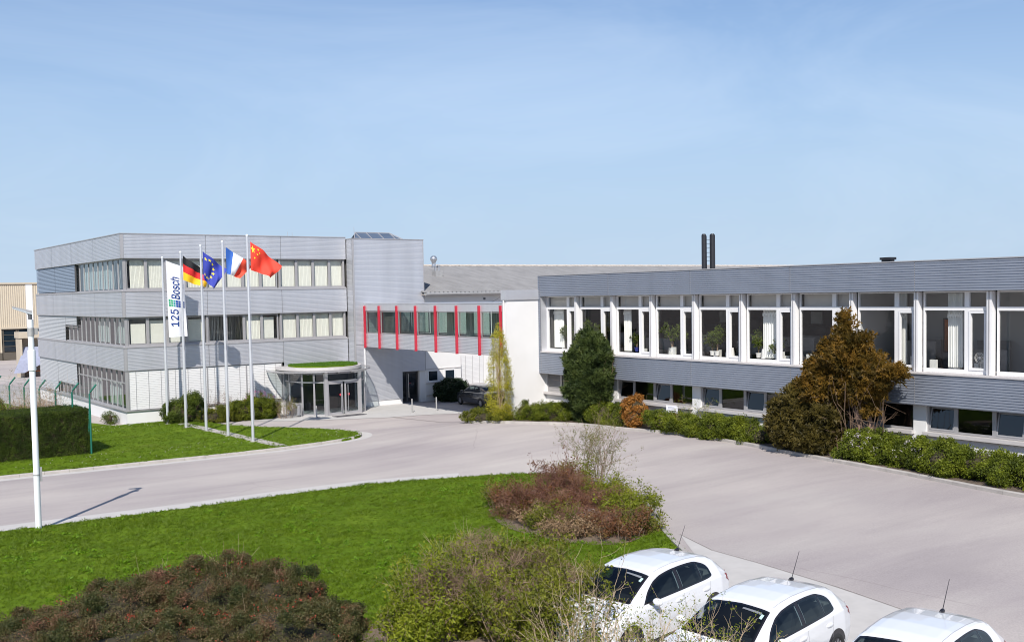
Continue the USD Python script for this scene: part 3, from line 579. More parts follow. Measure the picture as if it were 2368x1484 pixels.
# ---------------------------------------------------------------- entrance pavilion
ep = thing('entrance_pavilion', 'curved glass entrance pavilion with a canopy and a grass roof in front of the tower', 'entrance', (30.0, 61.5, 0))
V2 = [(27.87, 63.62), (27.75, 62.6), (27.94, 61.12), (28.42, 60.42), (28.97, 59.88), (30.2, 59.95), (31.4, 60.03), (32.06, 60.62), (32.48, 61.8), (32.55, 62.78)]
for i, (x, y) in enumerate(V2):
    if i == 5: continue
    w = .10 if i in (0, 4, 6) else .045
    obj('post', MB().box(x - w, y - w, 0, x + w, y + w, 2.72), 'trim', ep)
for a, b, i in zip(V2, V2[1:], range(9)):
    rails = MB()
    for z, h in (((.05, .10), (2.1, .07), (2.66, .12)) if i not in (4, 5) else ((2.66, .12), (2.14, .10))):
        obj('rail', MB().bar((*a, z), (*b, z), .06, h), 'trim', ep)
for i, (a, b) in enumerate(zip(V2, V2[1:])):
    if i in (4, 5):
        obj('fanlight', MB().quad((*a, 2.2), (*b, 2.2), (*b, 2.6), (*a, 2.6)), 'glass_side', ep)
        d = obj('door', MB().bar((a[0] + .12, a[1], .09), (b[0] - .05, b[1], .09), .06, .16).bar((a[0] + .12, a[1], 2.03), (b[0] - .05, b[1], 2.03), .06, .12).box(a[0] + .10, a[1] - .03, 0.02, a[0] + .20, a[1] + .03, 2.08).box(b[0] - .13, b[1] - .03, 0.02, b[0] - .03, b[1] + .03, 2.08), 'trim', ep)
        obj('pane', MB().quad((a[0] + .2, a[1], .15), (b[0] - .12, b[1], .15), (b[0] - .12, b[1], 1.98), (a[0] + .2, a[1], 1.98)), 'glass_side', d)
        hx = b[0] - .22 if i == 4 else a[0] + .30
        obj('handle', MB().tube([(hx, a[1] - .10, .25), (hx, a[1] - .10, 1.9)], .02, 6), 'zinc', d)
        obj('red_dot', MB().tri(trimesh.creation.cylinder(.075, .012, 14).apply_transform(trimesh.transformations.rotation_matrix(PI / 2, (1, 0, 0))).apply_translation((hx + (-.02 if i == 4 else .06), a[1] - .05, 1.28))), 'signred', d)
    else:
        obj('pane', MB().quad((*a, .1 if i != 1 else .78), (*b, .1 if i != 1 else .78), (*b, 2.6), (*a, 2.6)), 'glass_side', ep)
        if i == 1: obj('kick_panel', MB().bar((*a, .43), (*b, .43), .03, .66), 'trim', ep)
obj('lobby_floor', MB().prism(Polygon(V2).buffer(-.03), -.1, .03), 'concrete', ep)
obj('lobby_back', MB().box(27.9, Y0 + .05, 0, 32.55, Y0 + .15, 2.78), 'indark', ep)
ell = lambda rx, ry, n=48, c=(29.75, 62.5): Polygon([(c[0] + rx * math.cos(t), min(c[1] + ry * math.sin(t), 63.68)) for t in np.linspace(0, 2 * PI, n, False)]).buffer(0)
obj('canopy_fascia', MB().prism(ell(2.72, 3.0).difference(ell(2.5, 2.78)), 2.86, 3.05), 'sill', ep)
obj('soffit', MB().prism(ell(2.48, 2.76), 2.76, 2.84), 'trim', ep)
obj('gravel_edge', MB().prism(ell(2.49, 2.77), 2.86, 3.02), 'concrete', ep)
g = ell(2.2, 2.35, c=(30.0, 62.35)); obj('roof_turf', MB().prism(g, 3.02, 3.10), 'lawn', ep)
r2 = np.random.default_rng(5); bl = []
while len(bl) < 2600:
    p = (r2.uniform(27.3, 32.4), r2.uniform(59.7, 63.7))
    if g.contains(Point(p)): bl.append((*p, 3.09))
tuft_s = []
for s in range(3):
    m = MB(); rr = np.random.default_rng(s)
    for _ in range(7):
        a, h, w = rr.uniform(0, 2 * PI), rr.uniform(.5, 1.0), .10; d = np.array([math.cos(a), math.sin(a), 0]); o = np.array([-d[1], d[0], 0]); b = rr.normal(0, .25, 3) * (1, 1, 0)
        m.add([b - o * w, b + o * w, b + d * h * .35 + (0, 0, h * .8), b + d * h * .8 + (0, 0, h)], [[0, 1, 2], [1, 3, 2]])
    tuft_s.append(m.arrays())
scatter('roof_grass', tuft_s, 'sedum', np.array(bl), np.tile((0, 0, 1.0), (len(bl), 1)), r2.uniform(.05, .10, len(bl)), ep, r2, 'tuft')
obj('glass_brim', MB().prism(ell(3.35, 3.25).difference(ell(2.73, 3.01)), 2.80, 2.82), 'brim', ep)
obj('brim_edge', MB().prism(ell(3.38, 3.28).difference(ell(3.33, 3.23)), 2.77, 2.85), 'trim', ep)
for t in np.linspace(PI * 1.03, PI * 1.97, 9):
    c, s = math.cos(t), math.sin(t)
    obj('bracket', MB().bar((29.75 + 2.3 * c, 62.5 + 2.45 * s, 2.60), (29.75 + 3.3 * c, 62.5 + 3.2 * s, 2.76), .03, .06), 'frame', ep)
lb = thing('litter_bin', 'steel cylinder bin beside the left glass of the entrance pavilion', 'bin', (27.45, 60.75, 0))
obj('body', MB().lathe((27.45, 60.75, 0), [(0, .12), (.17, .12), (.17, .72), (.15, .74), (0, .70)], 16), 'zinc', lb, smooth=40)
t = MB(); t.tube([(27.22, 60.75, 0), (27.22, 60.75, .85), (27.68, 60.75, .85), (27.68, 60.75, 0)], .02, 6)
obj('stand', t, 'trim', lb)
obj('doormat', MB().prism(Polygon([(29.05, 59.3), (29.1, 58.6), (31.2, 58.7), (31.15, 59.42)]), .005, .03), 'mat', label='dark grey doormat lying on the paving before the glass doors', cat='doormat')
for i, ((x, y), h, lab) in enumerate((((27.9, 59.06), .78, 'short grey steel bollard in front of the entrance glass'), ((33.87, 57.63), .88, 'grey steel bollard left of its twin on the paving before the dark side door'), ((35.55, 57.39), .88, 'grey steel bollard near the shadow of the bridge, right of its twin'))):
    b = thing('bollard', lab, 'bollard', (x, y, 0), 'bollards on the entrance paving')
    obj('tube', MB().lathe((x, y, 0), [(.045, 0), (.045, h - .02), (.03, h), (0, h)], 12), 'zincm', b, smooth=40)
    obj('lug', MB().box(x + .03, y - .03, .02, x + .12, y + .03, .12), 'zincm', b)

# ---------------------------------------------------------------- bridge
BX, BE = 33.40, 35.85; BY0, BY1 = 46.82, TY - .03
br = thing('link_bridge', 'covered footbridge with red posts and a glass band between the two buildings', 'bridge', (BX, BY0, 0))
posts = [62.70, 60.72, 58.39, 56.06, 53.72, 51.39, 49.03, 46.92]
for y in posts:
    obj('red_post', MB().box(BX - .15, y - .055, 4.0, BX - .012, y + .055, 6.82), 'red', br)
for a, b in zip(posts, posts[1:]):
    obj('corrugated_panel', corrugated((BX, a), (BX, b + .01), 4.06, 4.98, (-1, 0), 0.085), 'metal', br)
    w = obj('window', frame(MB(), 'x', BX, b + .1, a - .1, 5.0, 6.47, .05, 0, .07), 'frame', br)
    obj('pane', pane('x', BX + .03, b + .15, a - .15, 5.05, 6.42), 'glass_b', w)
    we = obj('window', frame(MB(), 'x', BE, b + .1, a - .1, 5.0, 6.47, .05, -.07, 0), 'frame', br)
    obj('pane', pane('x', BE - .03, b + .15, a - .15, 5.05, 6.42), 'glass_b', we)
obj('fascia', MB().box(BX - .03, BY0, 6.49, BX + .05, BY1, 6.93).box(BX - .06, BY0, 6.93, BE + .06, BY1, 6.99).box(BE - .05, BY0, 6.49, BE + .03, BY1, 6.93), 'metal', br)
obj('deck', MB().box(BX + .02, BY0, 4.04, BE, BY1, 4.30), 'trim', br)
obj('far_panel', MB().box(BE - .06, BY0, 4.3, BE, BY1, 4.98).box(BX + .03, BY0, 4.3, BX + .08, BY1, 4.98), 'frame', br)
obj('ceiling', MB().box(BX + .06, BY0, 6.5, BE - .06, BY1, 6.6), 'inlight', br)
c = MB()
for y in (61.8, 57.2, 55.2, 53.0, 50.2, 47.9):
    for q in range(5): c.quad((BE - .2 - .05 * (q % 2), y + q * .16, 4.4), (BE - .2 - .05 * ((q + 1) % 2), y + q * .16 + .16, 4.4), (BE - .2 - .05 * ((q + 1) % 2), y + q * .16 + .16, 6.42), (BE - .2 - .05 * (q % 2), y + q * .16, 6.42))
obj('drape', c, 'louvre', br)
wg = thing('gable_wall', 'tall white rendered wall with a grey cap where the bridge ends', 'wall', (34.5, 46.6, 0))
obj('wall', MB().box(33.40, 46.44, -.2, 36.05, 46.80, 7.12), 'white', wg)
obj('cap', MB().box(33.30, 46.36, 7.12, 35.55, 46.84, 7.66), 'metal', wg)
obj('downpipe', MB().tube([(33.33, 46.62, 7.1), (33.33, 46.62, 6.4), (33.33, 46.62, .6)], .045, 8), 'wframe', wg, smooth=40)

# ---------------------------------------------------------------- factory hall behind
fh = thing('factory_hall', 'low factory hall with a ribbed grey roof and a white wall under the bridge', 'building', (38, 63, 0))
HX0, HX1, HY, RY = 37.86, 108.0, 62.3, 74.0
EZ, RZ = 7.62, 9.84
def ribroof(x0, x1, y0, z0, y1, z1, pitch=.36, d=.05):
    xs, hs = [], []
    for i in range(int((x1 - x0) / pitch)):
        b = x0 + i * pitch; xs += [b, b + pitch * .14, b + pitch * .34, b + pitch * .48]; hs += [0, d, d, 0]
    k = len(xs); v = [(x, y, z + h) for y, z in ((y0, z0), (y1, z1)) for x, h in zip(xs, hs)]
    return MB().add(v, [[i, i + 1, k + i + 1, k + i] for i in range(k - 1)])
obj('roof', ribroof(HX0, HX1, HY, EZ, RY, RZ).add(*ribroof(HX0, HX1, 86, EZ, RY, RZ).arrays()), 'roofsheet', fh)
for i in range(60):
    obj('ridge_tile', MB().add([(HX0 + i * 1.17, RY - .22, RZ + .0), (HX0 + i * 1.17, RY, RZ + .13), (HX0 + i * 1.17, RY + .22, RZ), (HX0 + i * 1.17 + 1.13, RY - .22, RZ + .02), (HX0 + i * 1.17 + 1.13, RY, RZ + .15), (HX0 + i * 1.17 + 1.13, RY + .22, RZ + .02)], [[0, 3, 4, 1], [1, 4, 5, 2], [0, 1, 2, 2], [3, 5, 4, 4]]), 'ridge', fh)
t = MB().tube([(HX0 + .05, HY - .08, EZ - .08), (HX1, HY - .08, EZ - .08)], .085, 8); t.box(HX0, HY, EZ - .2, HX1, HY + .04, EZ - .02)
obj('gutter', t, 'zincm', fh)
obj('soffit_board', MB().box(HX0 + .02, HY + .04, EZ - .14, HX1, 62.92, EZ - .10), 'ridge', fh)
obj('wall', MB().box(38.12, 62.95, -.2, 41.12, 63.4, 7.48).box(37.68, 62.97, -.2, 38.12, 63.3, 2.19).box(41.12, 62.95, 3.05, 43.1, 63.4, 7.48).box(41.12, 62.95, -.2, 43.1, 63.4, .98).box(43.1, 62.95, -.2, HX1, 63.4, 7.48), 'white', fh)
obj('downpipe', MB().tube([(44.4, HY - .08, EZ - .15), (44.4, HY + .0, EZ - .35), (43.9, 62.85, EZ - .75), (43.9, 62.85, .1)], .05, 8), 'zinc', fh, smooth=40)
obj('wall_vent', MB().box(43.2, 62.90, 7.06, 43.36, 62.96, 7.20), 'dframe', fh)
obj('string_course', MB().box(38.12, 62.90, 2.24, 41.1, 62.955, 2.29), 'sill', fh)
for a, b in ((38.40, 39.11), (39.78, 40.53)):
    w = obj('window', frame(MB(), 'y', 62.93, a - .1, b + .1, 1.34, 2.20, .1, -.02, .04), 'wframe', fh)
    obj('pane', pane('y', 62.935, a, b, 1.44, 2.10), 'carglass', w)
obj('window_ledge', MB().box(38.15, 62.84, 1.26, 41.2, 62.955, 1.31), 'sill', fh)
obj('window_ledge', MB().box(38.15, 62.84, .40, 39.3, 62.955, .45), 'sill', fh)
bl = obj('external_blind', venetian('y', 62.94, 41.16, 43.06, 1.02, 3.05, -1, 0.092), 'blind', fh)
obj('ladder_cord', MB().box(41.5, 62.90, 1.02, 41.515, 62.92, 3.05).box(42.1, 62.90, 1.02, 42.115, 62.92, 3.05).box(42.7, 62.90, 1.02, 42.715, 62.92, 3.05), 'frame', bl)
obj('window_ledge', MB().box(41.1, 62.82, .95, 43.15, 62.955, 1.01), 'sill', fh)
vt = thing('roof_cowl', 'shiny round ventilation cowl on the hall roof ridge', 'roof vent', (45.25, 73, 9.4))
obj('stack', MB().lathe((45.25, 73, 9.3), [(.19, 0), (.19, .55), (.16, .6), (.16, .8), (.19, .84)], 16), 'zinc', vt, smooth=40)
obj('head', MB().lathe((45.25, 73, 10.1), [(.18, 0), (.19, .06), (.29, .22), (.30, .32), (.26, .42), (.14, .54), (0, .56)], 16), 'zinc', vt, smooth=30)
vt = thing('roof_vent_box', 'square metal box with two short pipes on the hall roof', 'roof vent', (43.2, 69, 8.4))
obj('box', MB().box(42.82, 68.8, 8.3, 43.45, 69.4, 9.32), 'zincm', vt)
obj('pipe', MB().lathe((42.97, 69.1, 9.3), [(.08, 0), (.08, .3), (.13, .32), (.13, .40), (0, .42)], 10), 'zinc', vt)
obj('pipe', MB().lathe((43.27, 69.1, 9.3), [(.08, 0), (.08, .36), (.13, .38), (.13, .46), (0, .48)], 10), 'zinc', vt)

# ---------------------------------------------------------------- right-hand office building
XR, XW = 35.58, 36.03
rb = thing('long_office_building', 'long two storey office with grey corrugated bands and a row of white windows', 'building', (40, 30, 0))
seams = [46.24, 40.52, 34.72, 28.90, 23.05, 17.2, 11.4]
for (z0, z1) in ((3.0, 4.17), (7.285, 8.41)):
    for a, b in zip(seams, seams[1:]):
        obj('corrugated_panel', corrugated((XR, a - .012), (XR, b + .012), z0, z1, (-1, 0), .097, .026), 'metal_r', rb)
        obj('panel_seam', MB().box(XR - .012, a - .012, z0, XR + .02, a + .012, z1), 'trim', rb)
obj('corrugated_panel', corrugated((XR, 46.435), (XR, 46.255), 3.0, 8.41, (-1, 0), .097, .026), 'metal_r', rb)
obj('coping', MB().box(XR - .05, 11.4, 8.41, XR + .5, 46.46, 8.45), 'trim', rb)
obj('band_back', MB().box(XR + .025, 11.4, 3.0, XW + .1, 46.43, 4.15).box(XR + .025, 11.4, 7.285, XW + .2, 46.43, 8.40).box(XR + .0, 11.4, 2.985, XW, 46.43, 3.0), 'trim', rb)
obj('jamb', MB().box(XR + .025, 46.22, 4.16, XW + .1, 46.43, 7.28), 'metal', rb)
obj('window_sill', MB().box(XR - .07, 11.4, 4.17, XW + .03, 46.22, 4.235), 'sill', rb)
obj('wall', MB().box(XW, 11.4, 0, XW + .3, 46.43, 1.80).box(XW, 45.95 + .42, 1.80, XW + .3, 46.43, 2.98), 'white', rb)
for y in (40.69, 34.83, 28.98, 23.12, 17.27):
    obj('pier', MB().box(XW, y - .27, 1.80, XW + .3, y + .27, 2.98), 'white', rb)
t = MB(); t.box(XW + .1, 11.4, 3.6, 50, 46.4, 3.75); t.box(XW + .1, 11.4, 7.30, 50, 46.4, 7.45); t.box(XR + .5, 11.4, 8.2, 50, 46.4, 8.38)
obj('floor_slab', t, 'infloor', rb)
obj('inner_ceiling', MB().box(XW + .25, 11.4, 7.24, 49.9, 46.2, 7.298), 'inwall', rb)
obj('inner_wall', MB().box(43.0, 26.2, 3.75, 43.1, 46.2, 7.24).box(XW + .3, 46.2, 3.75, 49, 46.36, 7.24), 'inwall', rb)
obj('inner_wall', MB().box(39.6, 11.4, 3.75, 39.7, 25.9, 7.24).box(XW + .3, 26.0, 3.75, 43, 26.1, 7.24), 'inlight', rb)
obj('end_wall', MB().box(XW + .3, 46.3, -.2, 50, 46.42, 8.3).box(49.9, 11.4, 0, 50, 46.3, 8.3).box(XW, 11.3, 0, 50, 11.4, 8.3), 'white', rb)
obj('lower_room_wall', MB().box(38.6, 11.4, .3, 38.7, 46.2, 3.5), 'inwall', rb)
# twelve upper window units, each: wide light and narrow casement under transoms
ZB, ZT, ZM0, ZM1 = 4.24, 7.27, 6.56, 6.70
WIN = []
rng = np.random.default_rng(21)
for k in range(12):
    y1 = 46.22 if k == 0 else 43.29 - 2.905 * (k - 1); y0 = 43.65 - 2.905 * k
    yL = 44.45 if k == 0 else y1 - 1.66      # right (near) edge of the wide light
    f = MB(); xo, xi = XW - .02, XW + .09
    fr = lambda a, b, z0, z1, o=0: f.box(xo - o, a, z0, xi, b, z1)
    e = .055
    fr(y1 - e, y1, ZB, ZT); fr(y0, y0 + e, ZB, ZT); fr(yL - .19, yL, ZB, ZT)
    for (a, b) in ((yL, y1 - e), (y0 + e, yL - .19)):
        fr(a, b, ZB, ZB + .14); fr(a, b, ZT - .05, ZT); fr(a, b, ZM0, ZM1)
    w = obj('window', f, 'wframe', rb)
    c0, c1 = y0 + e, yL - .19
    obj('casement', MB().box(xo - .03, c0, ZB + .14, xi, c0 + .06, ZM0 - .01).box(xo - .03, c1 - .06, ZB + .14, xi, c1, ZM0 - .01).box(xo - .03, c0 + .06, ZB + .14, xi, c1 - .06, ZB + .22).box(xo - .03, c0 + .06, ZM0 - .10, xi, c1 - .06, ZM0 - .01), 'wframe', w)
    for (a, b, z0, z1) in ((yL, y1 - e, ZB + .14, ZM0), (c0 + .06, c1 - .06, ZB + .22, ZM0 - .1), (yL, y1 - e, ZM1, ZT - .05), (c0, c1, ZM1, ZT - .05)):
        obj('pane', pane('x', XW + .05, a, b, z0, z1), 'glass', w)
    if k < 7: obj('roller_blind', pane('x', XW + .20, y0 + .08, y1 - .08, ZM0 + .06, ZT - .02), 'roller' if k < 7 else 'inwall', w)
    obj('pilaster', MB().box(XR + .22, y0 - .27, ZB, XW + .05, y0 - .09, ZT), 'wframe', rb)
    obj('guide_rail', MB().box(XR + .20, y0 - .20, ZB, XR + .218, y0 - .155, ZT), 'trim', rb)
    WIN.append((y0, y1, yL))
# dark furniture in the offices
t = MB()
for k in range(7):
    y0, y1, yL = WIN[k]
    t.box(37.1, y0 + .3, 3.75, 37.9, y1 - .5, 4.48); t.box(42.3, y0 + .2, 3.75, 42.9, y1 - .2, 5.6 + .3 * (k % 2))
    t.box(37.3, y0 + .9, 4.5, 37.36, y0 + 1.45, 4.9)
obj('office_furniture', t, 'indark', rb)
r4 = np.random.default_rng(77); t, t2 = MB(), MB()
for k in range(9):
    y0, y1, yL = WIN[k]
    for q in range(5):
        y = r4.uniform(y0 + .2, y1 - .25); x = XW + r4.uniform(.35, .75); h = r4.uniform(.10, .42); t.box(x, y, 4.30, x + .12, y + r4.uniform(.08, .28), 4.30 + h)
    t2.box(XW + 1.6, y0 + .15, 3.75, XW + 1.66, y0 + 1.3 + .4 * (k % 3), 5.05 + .25 * (k % 2)); t2.box(XW + 3.2, y0 + .9, 3.75, XW + 3.3, y1 - .3, 5.3)
    t.box(42.85, y0 + .5 + .3 * (k % 3), 5.7, 42.9, y0 + 1.2 + .3 * (k % 3), 6.3) if k < 7 else None
obj('sill_clutter', t, 'paper', rb, kind='stuff'); obj('desk_screen', t2, 'greydesk', rb, kind='stuff')
obj('inner_sill', MB().box(XW + .1, 11.4, 4.24, XW + .8, 46.1, 4.30), 'sill', rb)
# lower windows: dark frames, tilted lights
for hi, lo in ((46.37, 40.96), (40.42, 35.10), (34.56, 29.25), (28.71, 23.39), (22.85, 17.54), (17.0, 11.8)):
    L = hi - lo; cuts = [hi, hi - .22 * L, hi - .50 * L, hi - .72 * L, lo]
    for j in range(4):
        a, b = cuts[j + 1], cuts[j]; xo = XW + .10
        f = frame(MB(), 'x', xo, a, b, 1.96, 2.98, .075, -.02, .05)
        w = obj('lower_window', f, 'frame', rb)
        if hi > 46 and j == 0:
            obj('louvre_slats', venetian('x', xo + .02, a + .08, b - .08, 2.2, 2.95, -1, .075, .05), 'frame', w)
            obj('panel', MB().box(xo, a + .075, 2.04, xo + .03, b - .075, 2.2), 'frame', w); continue
        if j % 2 == 0 and hi < 41:      # tilted in at the top
            m = MB(); a_, b_, zb, zt, dx = a + .08, b - .08, 2.04, 2.88, .16
            P = lambda y, z: (xo - .03 + dx * (z - zb) / (zt - zb), y, z)
            for (ya, yb, za, zc) in ((a_, a_ + .05, zb, zt), (b_ - .05, b_, zb, zt), (a_ + .05, b_ - .05, zb, zb + .05), (a_ + .05, b_ - .05, zt - .05, zt)):
                p = [P(ya, za), P(yb, za), P(yb, zc), P(ya, zc)]; q = [(x + .04, y, z) for x, y, z in p]
                m.add(p + q, [[0, 1, 2, 3], [7, 6, 5, 4], [0, 4, 5, 1], [1, 5, 6, 2], [2, 6, 7, 3], [3, 7, 4, 0]])
            s = obj('tilted_sash', m, 'frame', w)
            obj('pane', MB().quad(*[(x + .02, y, z) for x, y, z in (P(a_ + .05, zb + .05), P(b_ - .05, zb + .05), P(b_ - .05, zt - .05), P(a_ + .05, zt - .05))]), 'glass_low', s)
        else:
            obj('pane', pane('x', xo + .02, a + .075, b - .075, 2.035, 2.905), 'glass_low', w)
    obj('lower_sill', MB().box(XW - .20, lo - .05, 1.82, XW + .12, hi + .05, 1.95), 'sill', rb)
vt = thing('roof_hatch', 'small black hood on the long roof above the tall brown tree', 'roof vent', (37.3, 25.4, 8.4))
obj('hood', MB().box(37.0, 25.05, 8.56, 37.4, 25.55, 8.66), 'black', vt)
obj('shaft', MB().box(37.05, 25.1, 8.38, 37.35, 25.5, 8.56), 'black', vt)
cs = thing('boiler_chimney', 'pair of black steel chimneys rising behind the long building', 'chimney', (58.2, 54.85, 7))
for d, r in ((-.37, .18), (.27, .20)):
    x, y = 58.2 + d * .80, 54.85 - d * .58
    obj('flue', MB().lathe((x, y, 2), [(r, 0), (r, 9.55), (r * .6, 9.66), (r * .6, 9.5)], 14), 'black', cs, smooth=40)
t = MB()
for i in range(22): t.bar((58.06, 54.95, 4.5 + i * .32), (58.28, 54.79, 4.5 + i * .32), .03, .03)
t.bar((58.06, 54.95, 3), (58.06, 54.95, 11.5), .03, .03, (0, 1, 0)); t.bar((58.28, 54.79, 3), (58.28, 54.79, 11.5), .03, .03, (0, 1, 0))
obj('ladder', t, 'black', cs)

# ---------------------------------------------------------------- things behind the long building's windows
def curtain(y0, y1, lab, z0=4.42, z1=7.2, hem=True, x=XW + .42):
    m = MB(); n = 26; ys = np.linspace(y0, y1, n); xs = x + .05 * np.sin(np.arange(n) * 1.9)
    v = [(a, b, z) for z in (z0, 5.4, 6.3, z1) for a, b in zip(xs, ys)]
    m.add(v, [[r * n + i, r * n + i + 1, (r + 1) * n + i + 1, (r + 1) * n + i] for r in range(3) for i in range(n - 1)])
    th = thing('curtain', lab, 'curtain', (x, (y0 + y1) / 2, z0), 'white curtains in the long row of windows')
    obj('drop', m, 'curtain', th)
    f = MB(); ys = np.linspace(y0, y1, 30); zs = 6.30 + .04 * np.sin(np.arange(30) * 1.3)
    f.add([(x - .07, b, z) for b, z in zip(ys, zs)] + [(x - .05, b, z + .14) for b, z in zip(ys, zs)], [[i, i + 1, 31 + i, 30 + i] for i in range(29)])
    obj('ruffle', f, 'curtain', th)
curtain(45.25, 46.1, 'white curtain at the far left end of the long window row')
curtain(39.75, 40.3, 'narrow white curtain right of the dark green conifer')
curtain(30.15, 31.1, 'white gathered curtain with a ruffle in the middle of the window row')
curtain(23.95, 24.3, 'narrow grey white curtain just right of the brown tree top')
curtain(21.6, 22.2, 'pale curtain in the office with the framed picture')

def potted(name, y, lab, h, pot='pot', spread=.35, seed=0, x=XW + .55, mat='lf_green', n=60):
    r = np.random.default_rng(seed); z = 4.40
    th = thing(name, lab, 'plant', (x, y, z))
    obj('pot', MB().lathe((x, y, z), [(0, 0), (.10, 0), (.135, .22), (.11, .22), (0, .19)], 12), pot, th, smooth=40)
    st = MB(); tips = []
    for i in range(7):
        a = r.uniform(0, 2 * PI); e = np.array([math.cos(a) * spread * r.uniform(.3, 1), math.sin(a) * spread * r.uniform(.3, 1), h * r.uniform(.6, 1)])
        p = np.array([x, y, z + .2]); st.tube([p, p + e * (.4, .4, .55), p + e], [.012, .009, .005], 4); tips += [p + e * (t, t, .35 + .65 * t) for t in (.5, .65, .8, .92, 1)]
    obj('stem', st, 'twig', th)
    n = int(n * 2.2); P = np.array([tips[i % len(tips)] for i in range(n)]) + r.normal(0, .10, (n, 3))
    scatter('foliage', CL_SMALL, mat, P, r.normal(0, 1, (n, 3)) + (0, 0, .6), r.uniform(.9, 1.7, n), th, r)

# ---------------------------------------------------------------- plant generators
def clump(seed, n, r, l, w, flat=1.0):
    """A handful of folded leaves spread through a ball of radius r."""
    g = np.random.default_rng(seed); vs, fs = [], []
    for i in range(n):
        c = g.normal(0, 1, 3); c *= r * g.uniform(.2, 1) ** .5 / np.linalg.norm(c); c[2] *= flat
        d = g.normal(0, 1, 3) + c / r * .9 + (0, 0, .35); d /= np.linalg.norm(d)
        s = np.cross(d, g.normal(0, 1, 3)); s /= np.linalg.norm(s); k = np.cross(s, d); L, W = l * g.uniform(.7, 1.25), w * g.uniform(.7, 1.25)
        b = i * 4
        vs += [c - d * L * .5, c + s * W * .5 + k * W * .15, c + d * L * .5, c - s * W * .5 + k * W * .15]; fs += [[b, b + 1, b + 2], [b, b + 2, b + 3]]
    return np.array(vs), np.array(fs)
CL_SMALL = [clump(i, 9, .07, .07, .035) for i in range(3)]
CL_HEDGE = [clump(10 + i, 16, .15, .085, .045) for i in range(4)]
CL_BIG = [clump(20 + i, 16, .17, .13, .06) for i in range(4)]
CL_FINE = [clump(30 + i, 20, .11, .040, .020) for i in range(4)]
CL_SPARSE = [clump(40 + i, 5, .09, .055, .026) for i in range(4)]
CL_TWIG = [clump(60 + i, 14, .16, .24, .010) for i in range(4)]
CL_FLOWER = [clump(50 + i, 7, .09, .045, .04) for i in range(3)]
def spray(seed, L, n, droop, nl, nw):
    """A conifer shoot along +z with side shoots that carry short needles."""
    g = np.random.default_rng(seed); vs, fs = [], []; k = 0
    for i in range(n):
        t = (i + .5) / n; a = g.uniform(0, 2 * PI); base = np.array([0, 0, L * (t - .35)])
        o = np.array([math.cos(a), math.sin(a), .75 + g.uniform(-.2, .4)]); o /= np.linalg.norm(o)
        m = L * .42 * (1.05 - t) + .03
        e = base + o * m + (0, 0, -droop * m)
        s = np.cross(o, g.normal(0, 1, 3)); s /= np.linalg.norm(s)
        for q in (.35, .7, 1.0):
            p = base + (e - base) * q; w = nw * (1.25 - q * .5)
            vs += [p - o * nl * .6 - s * w, p - o * nl * .6 + s * w, p + o * nl]; fs.append([k, k + 1, k + 2]); k += 3
            s = np.cross(o, s)
    return np.array(vs), np.array(fs)
SP_JUN = [spray(i, .42, 15, 0.0, .085, .026) for i in range(4)]
SP_YEW = [spray(9 + i, .46, 16, .35, .075, .024) for i in range(4)]

def surf_points(ells, n, rng, rough=.18, depth=.35, zmin=None, puff=0.0):
    """Points in the outer shell of a union of ellipsoids, with outward directions."""
    E_ = np.array(ells, float); a = E_[:, 3] * E_[:, 4] + E_[:, 4] * E_[:, 5] + E_[:, 3] * E_[:, 5]
    k = rng.choice(len(E_), n * 2, p=a / a.sum()); d = rng.normal(0, 1, (n * 2, 3)); d /= np.linalg.norm(d, axis=1, keepdims=True)
    fr = meshkit.noise(d * 2.6 + k[:, None] * 7.7, 3)
    rad = 1 + (fr - .5) * 2 * rough - np.abs(rng.normal(0, 1, n * 2)) * depth * .5
    P = E_[k, :3] + d * E_[k, 3:] * rad[:, None]
    inside = np.zeros(len(P), bool)
    for e in E_:
        inside |= (((P - e[:3]) / e[3:]) ** 2).sum(1) < .45
    if puff:
        # gather the leaves into rounded tufts that stand proud of one another
        m = max(12, int(len(P) * .016)); c = P[~inside][:m]; rp = puff * rng.uniform(.6, 1.35, len(c)); q = rng.integers(0, len(c), len(P)); d0 = rng.normal(0, 1, (len(P), 3)); d0 /= np.linalg.norm(d0, axis=1, keepdims=True)
        nn = np.zeros_like(c); best = np.full(len(c), 1e9)
        for e in E_:
            g = (c - e[:3]) / e[3:]; r_ = np.abs((g ** 2).sum(1) - 1); w = r_ < best; best = np.where(w, r_, best); nn[w] = (g / e[3:])[w]
        nn /= np.maximum(np.linalg.norm(nn, axis=1, keepdims=True), 1e-9)
        d0 = np.where((d0 * nn[q]).sum(1, keepdims=True) < -.35, -d0, d0)
        w0 = nd0 = d / E_[k, 3:]; nd0 = w0 / np.linalg.norm(w0, axis=1, keepdims=True); loose = (rng.uniform(0, 1, len(P)) < .30) & ~inside
        Q = c[q] + d0 * (rp[q] * rng.uniform(.55, 1.0, len(P)))[:, None] * (1, 1, .8)
        P = np.where(loose[:, None], P, Q); nd = np.where(loose[:, None], nd0, d0 + nn[q] * .5); nd /= np.linalg.norm(nd, axis=1, keepdims=True)
        ok = np.ones(len(P), bool)
        if zmin is not None: ok &= P[:, 2] > zmin(P[:, 0], P[:, 1])
        return P[ok][:n], nd[ok][:n]
    nd = d / E_[k, 3:]; nd /= np.linalg.norm(nd, axis=1, keepdims=True)
    ok = ~inside
    if zmin is not None: ok &= P[:, 2] > zmin(P[:, 0], P[:, 1])
    return P[ok][:n], nd[ok][:n]

